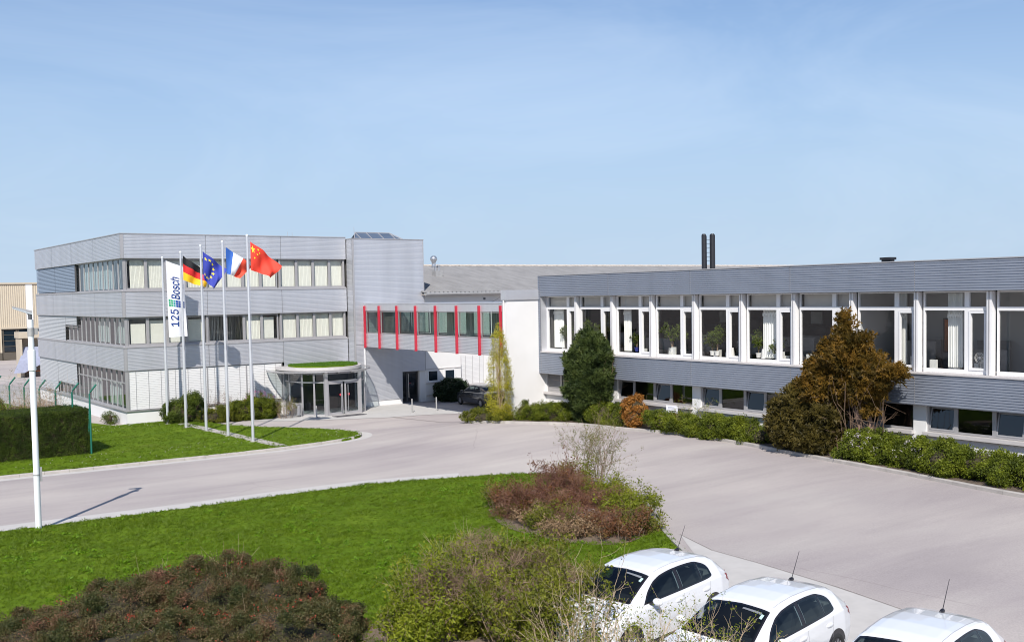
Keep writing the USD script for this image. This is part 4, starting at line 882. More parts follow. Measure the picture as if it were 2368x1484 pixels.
def segs_mesh(S, n=3):
    """Many tapered 3-sided twigs at once: S rows are p0, p1, r0, r1."""
    S = np.asarray(S, float); p, q = S[:, :3], S[:, 3:6]; d = q - p; L = np.linalg.norm(d, axis=1, keepdims=True); d = d / np.maximum(L, 1e-9)
    h = np.where(np.abs(d[:, 2:3]) < .9, [[0, 0, 1.0]], [[1.0, 0, 0]]); a = np.cross(d, h); a /= np.linalg.norm(a, axis=1, keepdims=True); b = np.cross(d, a)
    t = np.arange(n) / n * 2 * PI; ring = np.cos(t)[None, :, None] * a[:, None] + np.sin(t)[None, :, None] * b[:, None]
    v = np.concatenate([p[:, None] + ring * S[:, 6, None, None], q[:, None] + ring * S[:, 7, None, None]], 1).reshape(-1, 3)
    j = np.arange(n); f = np.stack([j, (j + 1) % n, (j + 1) % n + n, j + n], 1)
    f = (np.arange(len(S))[:, None, None] * 2 * n + f[None]).reshape(-1, 4)
    return MB().add(v, f)

def grow(rng, base, d, L, r, level, S, tips, wob=.22, upw=.15, kids=4, nseg=4, spread=.75):
    p = np.array(base, float); d = np.array(d, float)
    for i in range(nseg):
        d = d + rng.normal(0, wob, 3) + (0, 0, upw); d /= np.linalg.norm(d)
        q = p + d * L / nseg; r1 = r * (1 - .55 * (i + 1) / nseg)
        S.append((*p, *q, r * (1 - .55 * i / nseg), r1))
        if level > 0 and i >= (1 if nseg > 2 else 0):
            for _ in range(max(1, int(round(kids / (nseg - 1) + rng.uniform(-.4, .4))))):
                e = d + rng.normal(0, spread, 3); e /= np.linalg.norm(e)
                grow(rng, p + (q - p) * rng.uniform(.3, 1), e, L * rng.uniform(.35, .6), max(r1 * .6, .003), level - 1, S, tips, wob, upw, kids, 3, spread)
        p = q
        tips.append((p.copy(), d.copy(), level))

def shrub(name, label, cat, base, ells, n, protos, mat, seed, scale=(.8, 1.2), upw=.5, stems=6, stem_h=.8, bark='twig', group=None, rough=.18, depth=.4, flowers=None, stem_r=.02, puff=.3, core=.72):
    """Foliage from the shell of ellipsoids (relative to the base), on a few real stems."""
    rng = np.random.default_rng(seed); b = np.array([base[0], base[1], float(T(base[0], base[1])) + (base[2] if len(base) > 2 else 0)])
    th = thing(name, label, cat, b, group)
    E_ = [(b[0] + e[0], b[1] + e[1], b[2] + e[2], *e[3:]) for e in ells]
    P, N = surf_points(E_, n, rng, rough, depth, lambda x, y: T(x, y) + .04, puff)
    D = N + rng.normal(0, .35, P.shape) + (0, 0, upw)
    scatter('foliage', protos, mat, P, D, rng.uniform(*scale, len(P)), th, rng)
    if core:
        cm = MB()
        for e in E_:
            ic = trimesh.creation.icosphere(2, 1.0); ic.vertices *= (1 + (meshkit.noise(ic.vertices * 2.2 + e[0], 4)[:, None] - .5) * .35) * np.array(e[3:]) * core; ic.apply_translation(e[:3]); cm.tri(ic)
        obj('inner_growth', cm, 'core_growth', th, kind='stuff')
    S, tips = [], []
    for e in E_:
        for _ in range(max(1, stems // len(E_))):
            t0 = np.array([b[0] + (e[0] - b[0]) * .75 + rng.normal(0, e[3] * .15), b[1] + (e[1] - b[1]) * .75 + rng.normal(0, e[4] * .15), 0]); t0[2] = float(T(t0[0], t0[1]))
            d = np.array([e[0] - t0[0], e[1] - t0[1], max(e[2] - t0[2], .2)]); d = d / np.linalg.norm(d) + rng.normal(0, .2, 3)
            grow(rng, t0, d / np.linalg.norm(d), (e[2] + e[5] * .8 - b[2]) * stem_h, stem_r, 1, S, tips, kids=3)
    obj('branches', segs_mesh(S), bark, th)
    if flowers:
        m, k = flowers; P, N = surf_points(E_, k, rng, rough, .1, lambda x, y: T(x, y) + .3); P = P[N[:, 2] > -.1]
        scatter('blossom', CL_FLOWER, m, P + (0, 0, .03), np.tile((0, 0, 1.), (len(P), 1)) + rng.normal(0, .4, P.shape), rng.uniform(.6, 1.1, len(P)), th, rng, 'flower')
    return th

def row(x0, y0, x1, y1, n, rx, rz, seed, h0=.45):
    r = np.random.default_rng(seed); mx, my = (x0 + x1) / 2, (y0 + y1) / 2
    return (mx, my), [((x0 + (x1 - x0) * t) - mx + r.uniform(-.12, .12), (y0 + (y1 - y0) * t) - my, h0 + r.uniform(-.08, .12), rx * r.uniform(.85, 1.15), abs(math.hypot(x1 - x0, y1 - y0)) / n * .85, rz * r.uniform(.8, 1.2)) for t in (np.arange(n) + .5) / n]

def twiggy(name, label, base, nst, h, seed, mat='twig', leaf=None, nleaf=0, spread=.35, r=.012, rad=.3, kids=4, lscale=(.7, 1.2), group=None, levels=2, protos=None, lean=(0, 0), cat='shrub', upw=.14, spr=.55):
    """A mostly bare shrub: many thin branching stems with few leaves at the tips."""
    rng = np.random.default_rng(seed); z = float(T(base[0], base[1])); th = thing(name, label, cat, (base[0], base[1], z), group)
    S, tips = [], []
    for i in range(nst):
        a = rng.uniform(0, 2 * PI); q = rng.uniform(0, 1) ** .5
        b = np.array([base[0] + math.cos(a) * q * rad, base[1] + math.sin(a) * q * rad * .9, 0]); b[2] = float(T(b[0], b[1]))
        d = np.array([math.cos(a) * spread * q + lean[0], math.sin(a) * spread * q + lean[1], 1.0]) + rng.normal(0, .10, 3)
        grow(rng, b, d / np.linalg.norm(d), h * rng.uniform(.65, 1.0) * .8, r * rng.uniform(.7, 1.2), levels, S, tips, .13, upw, kids, 4, spr)
    obj('branches', segs_mesh(S), mat, th)
    if leaf:
        tp = [t for t in tips if t[0][2] > z + h * .18]
        k = rng.integers(0, len(tp), nleaf); P = np.array([tp[i][0] for i in k]) + rng.normal(0, .04, (nleaf, 3)); D = np.array([tp[i][1] for i in k]) + rng.normal(0, .3, (nleaf, 3))
        scatter('foliage', protos or CL_SPARSE, leaf, P, D, rng.uniform(*lscale, nleaf), th, rng)
    return th

# ---------------------------------------------------------------- planting along the long building
G = 'low hedges in the bed of the long building'
def hedge(label, x0, y0, x1, y1, n, rx, rz, cl, seed, mat='lf_hedge', flowers=None, h0=.45):
    b, e = row(x0, y0, x1, y1, n, rx, rz, seed, h0)
    return shrub('low_hedge', label, 'hedge', b, e, cl, CL_HEDGE, mat, seed, (.65, 1.15), .6, n * 3, .8, 'twig_p', G, .28, .5, flowers, .012, .26)
hedge('low yellow green hedge between the slim yellow tree and the dark conifer', 33.3, 45.4, 34.5, 42.6, 6, .62, .55, 2100, 31)
hedge('bright green low hedge between the dark conifer and the orange brown shrub', 34.9, 40.9, 35.05, 38.6, 5, .55, .50, 1700, 32, 'lf_hedge')
hedge('long green hedge from the orange brown shrub to the brown tree', 35.1, 36.7, 34.9, 29.6, 13, .62, .45, 4600, 33)
hedge('green hedge with white flowers right of the brown tree trunk', 34.1, 24.7, 33.5, 20.6, 8, .85, .50, 4200, 34, 'lf_hedge', ('petal_w', 260))
hedge('taller green hedge at the right edge of the bed', 33.3, 20.7, 32.3, 12.5, 13, .9, .50, 6500, 35, 'lf_hedge')
shrub('conifer', 'dense dark green conifer, wide at the middle and narrow at its foot', 'conifer', (35.0, 41.3),
      [(-.1, 0.0, 3.0, .95, 1.12, 1.0), (-.1, .05, 2.0, .95, 1.10, .9), (-.1, .15, 1.15, .7, .75, .7), (0, -.1, 3.85, .6, .70, .5), (0, -.55, 4.2, .14, .14, .32), (0, .1, 4.4, .12, .12, .25), (.1, .55, 4.1, .16, .16, .34), (-.2, -.95, 3.7, .22, .22, .35), (-.1, .95, 3.4, .25, .25, .35), (-.3, -1.0, 2.4, .25, .25, .3), (-.1, .2, .45, .42, .42, .5)],
      6800, SP_JUN, 'lf_juniper', 41, (.65, 1.25), 1.1, 8, .8, 'bark', None, .22, .3, None, .02, .30, .72)
shrub('orange_shrub', 'round orange brown shrub below the lower windows', 'shrub', (35.0, 37.95), [(0, 0, .95, .55, .70, .68), (0, .1, 1.3, .38, .42, .34), (-.05, 0, .45, .42, .5, .4)], 900, CL_BIG, 'lf_orange', 42, (.6, 1.0), .6, 14, .85, 'twig_p', None, .15, .5, None, .02, .18)
twiggy('flowering_shrub', 'loose pale shrub with whitish blossom beside the small white sign', (35.4, 34.3), 26, 1.5, 43, 'twig_p', 'lf_spring', 420, .7, .010, .7, 3)
yew = shrub('brown_tree', 'ragged brown and orange needled tree with two reddish trunks', 'tree', (34.5, 25.35),
      [(0, -.1, 5.15, .22, .22, .42), (0, -.35, 4.5, .42, .45, .42), (0, .25, 4.05, .5, .55, .36), (0, -.1, 3.75, .75, .95, .48), (0, .75, 3.3, .75, .78, .48), (-.1, -1.1, 3.6, .45, .6, .34), (-.1, -2.1, 3.3, .2, .62, .13), (-.1, -1.5, 2.9, .3, .4, .22),
       (0, -.5, 2.85, .6, .65, .38), (-.1, .9, 2.55, .85, .9, .5), (0, -.95, 2.25, .3, .3, .25)],
      4700, SP_YEW, 'lf_yew', 44, (.6, 1.15), .15, 28, .6, 'bark', None, .34, .35, None, .03, .34, .5)
shrub('brown_bush', 'dark olive brown needled bush at the lower left of the brown tree', 'bush', (34.2, 27.2),
      [(.1, .1, 2.1, .8, .85, .55), (-.1, .25, 1.4, .9, 1.05, .65), (-.2, -.45, .8, 1.0, 1.15, .55), (-.1, -.95, 1.6, .75, .75, .6), (.1, .6, .7, .8, .8, .5)],
      3400, SP_YEW, 'lf_yew2', 45, (.6, 1.15), .15, 16, .6, 'bark', None, .34, .35, None, .03, .30, .6)
rng = np.random.default_rng(3)
for dx, dy, h in ((.05, -.68, 4.0), (.35, -.92, 3.6)):
    z = .86; p = np.array([34.5 + dx, 25.35 + dy, z - .1]); q = [p + (rng.normal(0, .05), rng.normal(0, .03) + t * .25 * (1 if dy > -.8 else .6), h * t) for t in np.linspace(0, 1, 7)]
    obj('trunk', MB().tube(q, np.linspace(.13, .05, 7), 8), 'bark_red', yew, smooth=50)
# slim hornbeam before the white gable wall
hb = shrub('slim_tree', 'slim upright tree with fresh yellow green leaves before the white gable wall', 'tree', (32.35, 45.75), [(0, 0, 1.3, .72, .72, 1.1), (0, 0, 2.6, .72, .72, 1.3), (0, 0, 3.9, .48, .48, 1.2), (0, .05, 4.9, .18, .18, .5), (.1, 0, .5, .6, .7, .5)], 3300, CL_SPARSE, 'lf_horn', 45, (.8, 1.5), .6, 4, .5, 'twig_p', None, .3, .9, None, .02, 0, 0)
S, tips = [], []; rng = np.random.default_rng(46)
for i in range(34):
    a = rng.uniform(0, 2 * PI); z0 = rng.uniform(.3, 2.4); q = rng.uniform(.35, 1)
    b = np.array([32.35, 45.75, float(T(32.35, 45.75)) + z0]); d = np.array([math.cos(a) * .32 * q, math.sin(a) * .32 * q, 1.0])
    grow(rng, b, d / np.linalg.norm(d), rng.uniform(1.3, 2.4), .014, 1, S, tips, .08, .25, 3, 5, .4)
obj('limbs', segs_mesh(S), 'twig_p', hb)
tz = float(T(32.35, 45.75)); obj('trunk', MB().tube([(32.35, 45.75, tz - .1), (32.38, 45.77, tz + 1.2), (32.36, 45.73, tz + 3), (32.37, 45.75, tz + 5.1)], [.08, .06, .04, .012], 8), 'bark', hb, smooth=50)
shrub('ground_cover_bush', 'spreading green bush at the foot of the slim yellow tree', 'bush', (32.2, 47.4), [(0, -.4, .3, .7, .8, .35), (.3, -1.6, .35, .7, .7, .4), (.1, .8, .25, .6, .7, .3)], 800, CL_HEDGE, 'lf_olive', 47, (.6, 1.0), .5, 9, .8, 'twig')
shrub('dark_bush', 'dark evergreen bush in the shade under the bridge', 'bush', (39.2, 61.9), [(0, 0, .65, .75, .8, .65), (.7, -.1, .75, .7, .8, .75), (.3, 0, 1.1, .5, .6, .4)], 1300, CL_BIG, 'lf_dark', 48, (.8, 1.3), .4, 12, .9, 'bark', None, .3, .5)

# ---------------------------------------------------------------- planting by the left office
shrub('round_bush', 'big round dark green bush beside the drawn white blinds', 'bush', (20.9, 62.45), [(-.5, 0, .65, .75, .75, .7), (.35, 0, .85, .8, .75, .9), (0, -.25, .5, 1.2, .6, .5)], 1900, CL_HEDGE, 'lf_green', 51, (.7, 1.1), .4, 9, .8, 'bark', None, .12, .3)
shrub('low_shrub', 'low brownish shrub with yellow flowers behind the middle flagpoles', 'shrub', (22.6, 61.5), [(-.5, 0, .35, .8, .6, .45), (.6, .1, .4, .8, .6, .5), (1.2, .3, .4, .6, .6, .45)], 1100, CL_HEDGE, 'lf_olive', 52, (.6, 1.0), .5, 12, .9, 'twig', None, .3, .5, ('petal_y', 26))
shrub('green_bush', 'fresh green bush left of the pavilion, behind the last flagpole', 'bush', (24.75, 61.4), [(-.75, .1, .6, .8, .65, .6), (.25, 0, .7, .8, .65, .7), (.9, .1, .55, .65, .6, .6)], 1900, CL_HEDGE, 'lf_hedge', 53, (.7, 1.15), .4, 9, .8, 'twig', None, .14, .3)
shrub('azalea', 'pink flowering azalea behind the fresh green bush', 'shrub', (25.5, 62.7), [(0, 0, 1.25, .55, .5, .55), (.7, 0, .95, .5, .45, .45), (-.3, .1, .8, .5, .4, .5)], 420, CL_SPARSE, 'lf_olive', 54, (.9, 1.4), .4, 14, 1.0, 'twig', None, .3, .7, ('petal_p', 150), .02, .2, 0)
twiggy('bare_shrub', 'bare twiggy shrub in front of the drawn blinds', (22.9, 62.9), 22, 1.75, 55, 'twig', 'lf_red', 130, .5, .009, .8, 3)
twiggy('thin_shrub', 'thin brownish shrub beside the pavilion posts', (26.55, 60.7), 34, 1.25, 56, 'twig', 'lf_olive', 420, .55, .008, .45, 4)
shrub('climber', 'small green climber at the foot of the white plinth', 'plant', (17.3, 65.6, -.0), [(0, 0, .3, .25, .45, .4), (.1, .9, .3, .2, .7, .2)], 160, CL_HEDGE, 'lf_green', 57, (.5, .8), .3, 6, .9, 'twig')

# clipped hedge and what grows behind it
hl = thing('clipped_hedge', 'tall clipped dark hedge with a flat top and square end', 'hedge', (6, 54, 0))
rng = np.random.default_rng(61); P, D = [], []
hx0, hx1, hy0, hy1, hz = -4.0, 12.98, 52.75, 55.6, 2.27
def hb_y1(x): return hy1 + 0 * x
for nrm, cnt in (((0, -1, 0), 9500), ((1, 0, 0), 1800), ((0, 0, 1), 7800)):
    u = rng.uniform(0, 1, (cnt, 2))
    if nrm[1]: p = np.column_stack([hx0 + (hx1 - hx0) * u[:, 0], np.full(cnt, hy0), hz * u[:, 1]])
    elif nrm[0]: p = np.column_stack([np.full(cnt, hx1), hy0 + (hy1 - hy0) * u[:, 0], hz * u[:, 1]])
    else: p = np.column_stack([hx0 + (hx1 - hx0) * u[:, 0], hy0 + (hy1 - hy0) * u[:, 1], np.full(cnt, hz)])
    p = p + (meshkit.fbm(p * (.9, .9, 1.2), 3, 5)[:, None] - .5) * np.array(nrm) * .12 - np.abs(rng.normal(0, .05, (cnt, 1))) * np.array(nrm)
    P.append(p); D.append(np.tile(nrm, (cnt, 1)) + rng.normal(0, .45, (cnt, 3)))
scatter('foliage', [clump(70 + i, 18, .10, .05, .028, .7) for i in range(4)], 'lf_clip', np.vstack(P), np.vstack(D), rng.uniform(.7, 1.1, sum(map(len, P))), hl, rng)
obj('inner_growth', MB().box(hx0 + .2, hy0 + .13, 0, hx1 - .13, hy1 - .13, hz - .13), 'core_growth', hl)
shrub('fence_shrub', 'green shrub behind the clipped hedge at the left edge', 'shrub', (10.3, 57.0), [(-1.2, 0, 1.6, 1.2, .8, 1.15), (.2, .1, 1.5, .9, .8, 1.0), (-3.2, 0, 1.9, 1.4, 1.0, 1.4)], 2400, CL_HEDGE, 'lf_olive', 62, (.8, 1.3), .5, 9, .8, 'twig', None, .25, .5)
twiggy('dry_shrub', 'dry tan shrub against the green wire fence', (11.5, 56.7), 90, 3.0, 63, 'twig_p', 'leaf_dry', 900, .30, .014, .75, 4)
twiggy('tall_twigs', 'thin bare twigs at the left edge above the hedge', (10.0, 56.3), 22, 3.9, 64, 'twig', 'lf_spring', 160, .30, .012, 1.3, 3)

# ---------------------------------------------------------------- island: dark mound, twig shrubs, red shrubs
rng = np.random.default_rng(71)
mound = [(-4.6, .7, -.1, 2.0, 1.5, .80), (-2.9, .5, .05, 1.8, 1.6, .92), (-1.3, .4, .2, 1.8, 1.6, 1.10), (.2, .0, .25, 1.6, 1.6, 1.22), (1.2, -.4, .2, 1.3, 1.5, 1.05), (1.6, -1.3, .05, 1.1, 1.5, .75), (-2, -1.8, .1, 3.2, 1.9, 1.0), (.5, -2.2, .05, 1.9, 1.8, 1.0), (.5, .0, .75, .8, .7, .80), (-.8, .4, .7, .7, .7, .72)]
shrub('cotoneaster_mound', 'broad dark brown and green mound of small leaved shrub in the front left', 'shrub', (7.0, 20.3), mound, 26000, CL_FINE, 'lf_cot', 71, (.75, 1.25), .5, 120, 1.0, 'twig_p', None, .20, .25, ('leaf_r', 420), .010, .14, .80)
TG = 'twiggy shrubs at the front of the island'
for i, (x, y, ns, h, mat, lf, nl, sp, rad, lab) in enumerate((
        (10.6, 17.7, 34, 1.35, 'twig', 'lf_spring', 520, .34, .50, 'brown twigged shrub with green tips, nearest to the dark mound'),
        (11.6, 17.2, 30, 1.15, 'twig', 'lf_spring', 420, .40, .50, 'brown shrub second from the dark mound'),
        (12.6, 18.9, 46, 1.40, 'twig_p', 'lf_spring', 420, .30, .70, 'tan twiggy shrub at the top of the front thicket, by the lawn edge'),
        (13.9, 18.6, 46, 1.15, 'twig', 'lf_olive', 900, .40, .80, 'olive leaved twiggy shrub behind the front car bonnet'),
        (12.9, 17.2, 40, 1.15, 'twig', 'lf_olive', 1100, .45, .80, 'dense olive shrub in the middle of the front thicket'),
        (11.5, 15.7, 40, 1.2, 'twig', 'lf_olive', 700, .45, .70, 'brown and olive shrub at the bottom of the front thicket'),
        (12.2, 15.3, 30, 1.25, 'twig_p', 'lf_olive', 420, .35, .45, 'tan shrub right before the bonnet of the first white car'),
        (11.5, 14.5, 34, 1.25, 'twig', 'lf_olive', 800, .45, .6, 'leafy shrub hiding the nose of the first white car'),
        (9.7, 16.4, 30, .9, 'twig', 'lf_spring', 700, .45, .55, 'small leafy shrub between the dark mound and the thicket'))):
    twiggy('twig_shrub', lab, (x, y), ns, h, 80 + i, mat, lf, int(nl * 1.5), sp, .013, rad, 3, (1.0, 1.7), TG, spr=.42)
OB = shrub('olive_bush', 'low dark olive bush under the twigs of the front thicket', 'bush', (12.6, 16.6), [(0, .2, .35, 1.1, 1.0, .5), (.9, 1.2, .3, .9, .8, .45), (-1.2, .4, .25, .8, .8, .4), (-.6, -.9, .3, 1.0, .7, .45)], 5200, CL_HEDGE, 'lf_olive', 96, (.55, .95), .5, 40, 1.2, 'twig', None, .3, .5, None, .010, .2, .7)
def twiglets(th, ells, n, mat, seed):
    r = np.random.default_rng(seed); P, N = surf_points(ells, n, r, .3, .7, lambda x, y: T(x, y) + .05)
    scatter('twiglets', CL_TWIG, mat, P, N + (0, 0, 1.0), r.uniform(.7, 1.3, len(P)), th, r, 'twig_bundle')
tw = lambda b, e: [(b[0] + q[0], b[1] + q[1], float(T(*b)) + q[2], *q[3:]) for q in e]
twiglets(OB, tw((12.6, 16.6), [(0, .6, .55, 1.1, 1.0, .62), (.9, 1.6, .5, .9, .8, .55), (0, 2.2, .75, .75, .6, .65), (-1.3, .6, .5, .8, .8, .65), (-1.9, 1.0, .55, .5, .5, .75), (-.7, -.9, .5, 1.0, .7, .6), (-.3, -1.3, .5, .6, .5, .7), (.9, .3, .4, .8, .7, .5)]), 1700, 'lf_twig', 1)
rbush = shrub('mixed_bush', 'low dense mixed bush under the red stems around the boulder', 'bush', (20.2, 24.4), [(-1.2, 1.2, .2, .9, .9, .35), (.6, 1.6, .25, .9, .9, .4), (.9, -.6, .25, .8, .9, .4), (-1.2, -1.8, .15, .9, .9, .3), (-.6, -2.6, .15, .9, .7, .3), (1.6, 2.4, .2, .7, .8, .35)], 1900, CL_HEDGE, 'lf_olive', 97, (.5, .9), .5, 24, 1.2, 'twig_r', None, .3, .6, None, .010, .2, .6)
twiglets(rbush, tw((20.2, 24.4), [(-1.2, 1.2, .4, .9, .9, .55), (.5, 1.7, .6, .8, .8, .75), (.9, -.6, .35, .8, .9, .5), (-1.2, -1.6, .3, .9, .9, .4), (-.6, -2.7, .3, .9, .7, .4), (-.2, .2, .4, .8, .8, .5), (1.6, 2.4, .4, .7, .8, .5)]), 1500, 'lf_twigr', 2)
for i, (x, y, ns, h, nl, sp, lab) in enumerate((
        (10.9, 13.3, 18, 2.0, 150, .42, 'tall pale bare shrub in front of the first white car bonnet'),
        (11.0, 11.9, 30, 1.65, 380, .50, 'thin green tipped shrub in front of the gap between the first two cars'),
        (11.5, 10.6, 26, 1.75, 420, .45, 'leafy shrub in front of the second white car windscreen'),
        (9.7, 12.6, 22, 1.3, 160, .45, 'low bare shrub below the first white car'))):
    twiggy('bare_twig_shrub', lab, (x, y), ns, h, 90 + i, 'twig_p', 'lf_spring' if i else 'lf_olive', nl, sp, .016, .35, 3, (.6, 1.0), 'bare shrubs in front of the parked cars', upw=.10)
RG = 'reddish shrubs at the tip of the island'
for i, (x, y, ns, h, mat, lf, nl, sp, rad, lab) in enumerate((
        (18.9, 25.8, 30, 1.05, 'twig_r', 'lf_red', 420, .5, .75, 'red brown twiggy shrub at the left end of the island tip planting'),
        (19.9, 24.6, 30, 1.05, 'twig_r', 'lf_red', 300, .5, .75, 'dark red shrub just above the grey boulder'),
        (20.7, 26.2, 26, 1.75, 'twig_r', 'lf_red', 240, .38, .65, 'tallest red stemmed shrub on the island tip'),
        (18.5, 23.6, 30, .70, 'twig', 'lf_olive', 420, .55, .75, 'low brown shrub on the lawn side of the boulder'),
        (19.0, 21.6, 34, .70, 'twig', 'lf_red', 420, .55, .9, 'low red brown shrub below the boulder towards the cars'),
        (20.8, 22.9, 30, .95, 'twig', 'lf_spring', 700, .5, .75, 'yellow green shrub at the kerb of the island tip'),
        (21.9, 25.0, 26, 1.0, 'twig_r', 'lf_spring', 460, .5, .65, 'light green shrub at the kerb below the bare tree'),
        (22.2, 27.2, 24, 1.2, 'twig_r', 'lf_spring', 380, .40, .6, 'green and red shrub under the bare tree'),
        (18.2, 22.5, 34, .55, 'twig', 'leaf_dry', 500, .6, .7, 'low dry brown shrub at the lawn side below the boulder'),
        (20.0, 21.7, 34, .6, 'twig', 'lf_olive', 520, .6, .7, 'low mixed shrub between the boulder and the kerb'),
        (18.9, 24.6, 34, .6, 'twig', 'leaf_dry', 420, .6, .8, 'low dry shrub just left of the boulder'),
        (21.3, 26.0, 30, .7, 'twig', 'lf_olive', 420, .6, .7, 'low olive shrub behind the light green kerb shrub'),
        (19.7, 27.4, 28, .9, 'twig', 'lf_olive', 420, .5, .7, 'low olive shrub beside the lawn behind the red shrubs'))):
    twiggy('red_shrub', lab, (x, y), ns, h, 100 + i, mat, lf, int(nl * 1.3), sp, .011, rad, 3, (1.0, 1.6), RG, spr=.5)
twiggy('bare_tree', 'bare fan shaped young tree with tiny leaves before the pale road', (23.1, 27.0), 16, 2.75, 120, 'twig', 'lf_olive', 1100, .55, .016, .14, 5, (.6, 1.0), None, 2, None, (.1, 0), 'tree')
b = trimesh.creation.icosphere(3, 1.0); n = meshkit.fbm(b.vertices * 1.5 + 3, 4, 2); b.vertices *= (1 + (n[:, None] - .5) * .6) * np.array([.85, .55, .42]); b.apply_translation((19.6, 23.5, .68))
obj('boulder', b, 'stone', smooth=True, label='flat grey brown boulder among the red shrubs', cat='boulder')

# grass: real tufts on the lawns (one mass nobody could count)
TUFT = []
for s in range(4):
    m = MB(); rr = np.random.default_rng(s + 40)
    for _ in range(9):
        a, h, w = rr.uniform(0, 2 * PI), rr.uniform(.45, 1.0), .075; d = np.array([math.cos(a), math.sin(a), 0]); o = np.array([-d[1], d[0], 0]); bb = rr.normal(0, .55, 3) * (1, 1, 0)
        m.add([bb - o * w, bb + o * w, bb + d * h * .4 + (0, 0, h * .75) - o * w * .6, bb + d * h * .9 + (0, 0, h)], [[0, 1, 2], [1, 3, 2]])
    TUFT.append(m.arrays())
def grass(name, poly, dens, box_, s0, s1, dz, seed, mat='grass', label='short mown grass blades on the lawn'):
    r = np.random.default_rng(seed); x0, y0, x1, y1 = box_; n = int((x1 - x0) * (y1 - y0) * dens)
    p = np.column_stack([r.uniform(x0, x1, n), r.uniform(y0, y1, n)])
    import shapely
    p = p[shapely.contains_xy(poly, p[:, 0], p[:, 1])]
    pt = meshkit.fbm(np.column_stack([p * .8, np.zeros(len(p))]), 3, 9); keep = r.uniform(0, 1, len(p)) < .45 + pt; p = p[keep]; pt = pt[keep]
    P = np.column_stack([p, T(p[:, 0], p[:, 1]) + dz])
    th = Th('/World')
    scatter(name, TUFT, mat, P, np.column_stack([r.normal(0, .12, (len(P), 2)), np.ones(len(P))]), r.uniform(s0, s1, len(P)) * (.6 + .9 * pt), th, r, 'tuft', label, 'grass')
grass('grass', island.buffer(.02).difference(litter.buffer(-.25)).difference(litter2.buffer(-.25)), 85, (3, 15, 25, 36.5), .04, .085, .05, 1, label='mown grass blades on the lawn island in front')
grass('grass', north.buffer(-.03), 30, (5, 48, 27, 64), .045, .085, .11, 2, label='mown grass blades on the lawn around the flagpoles')
r = np.random.default_rng(12); p = np.column_stack([r.uniform(5, 24, 900), r.uniform(17, 36, 900)]); cl = meshkit.fbm(np.column_stack([p * .45, np.zeros(900)]), 2, 4)
import shapely
p = p[(cl > .47) & shapely.contains_xy(island.buffer(-.3).difference(litter).difference(litter2), p[:, 0], p[:, 1])]
scatter('weeds', [clump(95 + i, 12, .11, .10, .035, .35) for i in range(3)], 'weed', np.column_stack([p, T(p[:, 0], p[:, 1]) + .10]), np.tile((0, 0, 1.), (len(p), 1)), r.uniform(.7, 1.5, len(p)), WORLD, r, 'weed_tuft', 'bright green broad leaved weeds dotted through the lawn island', 'weeds')
r = np.random.default_rng(8); P = []
for x, y, k in ((12, 50.5, 26), (17, 51, 26), (22, 52, 22), (24, 50, 16), (16, 62.3, 40)):
    q = np.column_stack([r.normal(x, 1.6, k), r.normal(y, .8, k)]); P.append(np.column_stack([q, T(q[:, 0], q[:, 1]) + .19]))
P = np.vstack(P); P = P[(P[:, 1] > 48.8) & (P[:, 1] < 63.2)]
scatter('daisies', [clump(90, 4, .03, .03, .03)], 'petal_w', P, np.tile((0, 0, 1.), (len(P), 1)), r.uniform(.7, 1.2, len(P)), WORLD, r, 'flower', 'tiny white daisies dotted over the lawn by the flagpoles', 'flowers')

# ---------------------------------------------------------------- flagpoles and flags
PX_ = [(19.72, 62.1, 9.95), (19.95, 59.53, 10.15), (20.28, 57.15, 10.42), (20.42, 54.2, 10.50), (20.60, 51.2, 10.66)]
names = ['white banner with the lettering', 'black red and gold flag', 'blue flag with the ring of stars', 'blue white and red flag', 'red flag with yellow stars']
for (x, y, h), nm in zip(PX_, names):
    z = float(T(x, y)); fp = thing('flagpole', f'tall silver flagpole that carries the {nm}', 'flagpole', (x, y, z), 'flagpoles along the slab path')
    obj('pole', MB().lathe((x, y, z), [(.076, 0), (.076, h * .45), (.066, h * .451), (.055, h - .1), (.05, h - .02)], 14), 'pole', fp, smooth=40)
    obj('cap', MB().lathe((x, y, z + h - .02), [(.065, 0), (.065, .06), (.03, .09), (0, .09)], 12), 'lamp', fp)
    obj('halyard', MB().tube([(x + .07, y - .07, z + 1.2), (x + .07, y - .06, z + h - .1)], .006, 4), 'greyink', fp)
    obj('foot', MB().lathe((x, y, z), [(.16, -.02), (.16, .13), (.09, .15)], 12), 'kerb', fp)

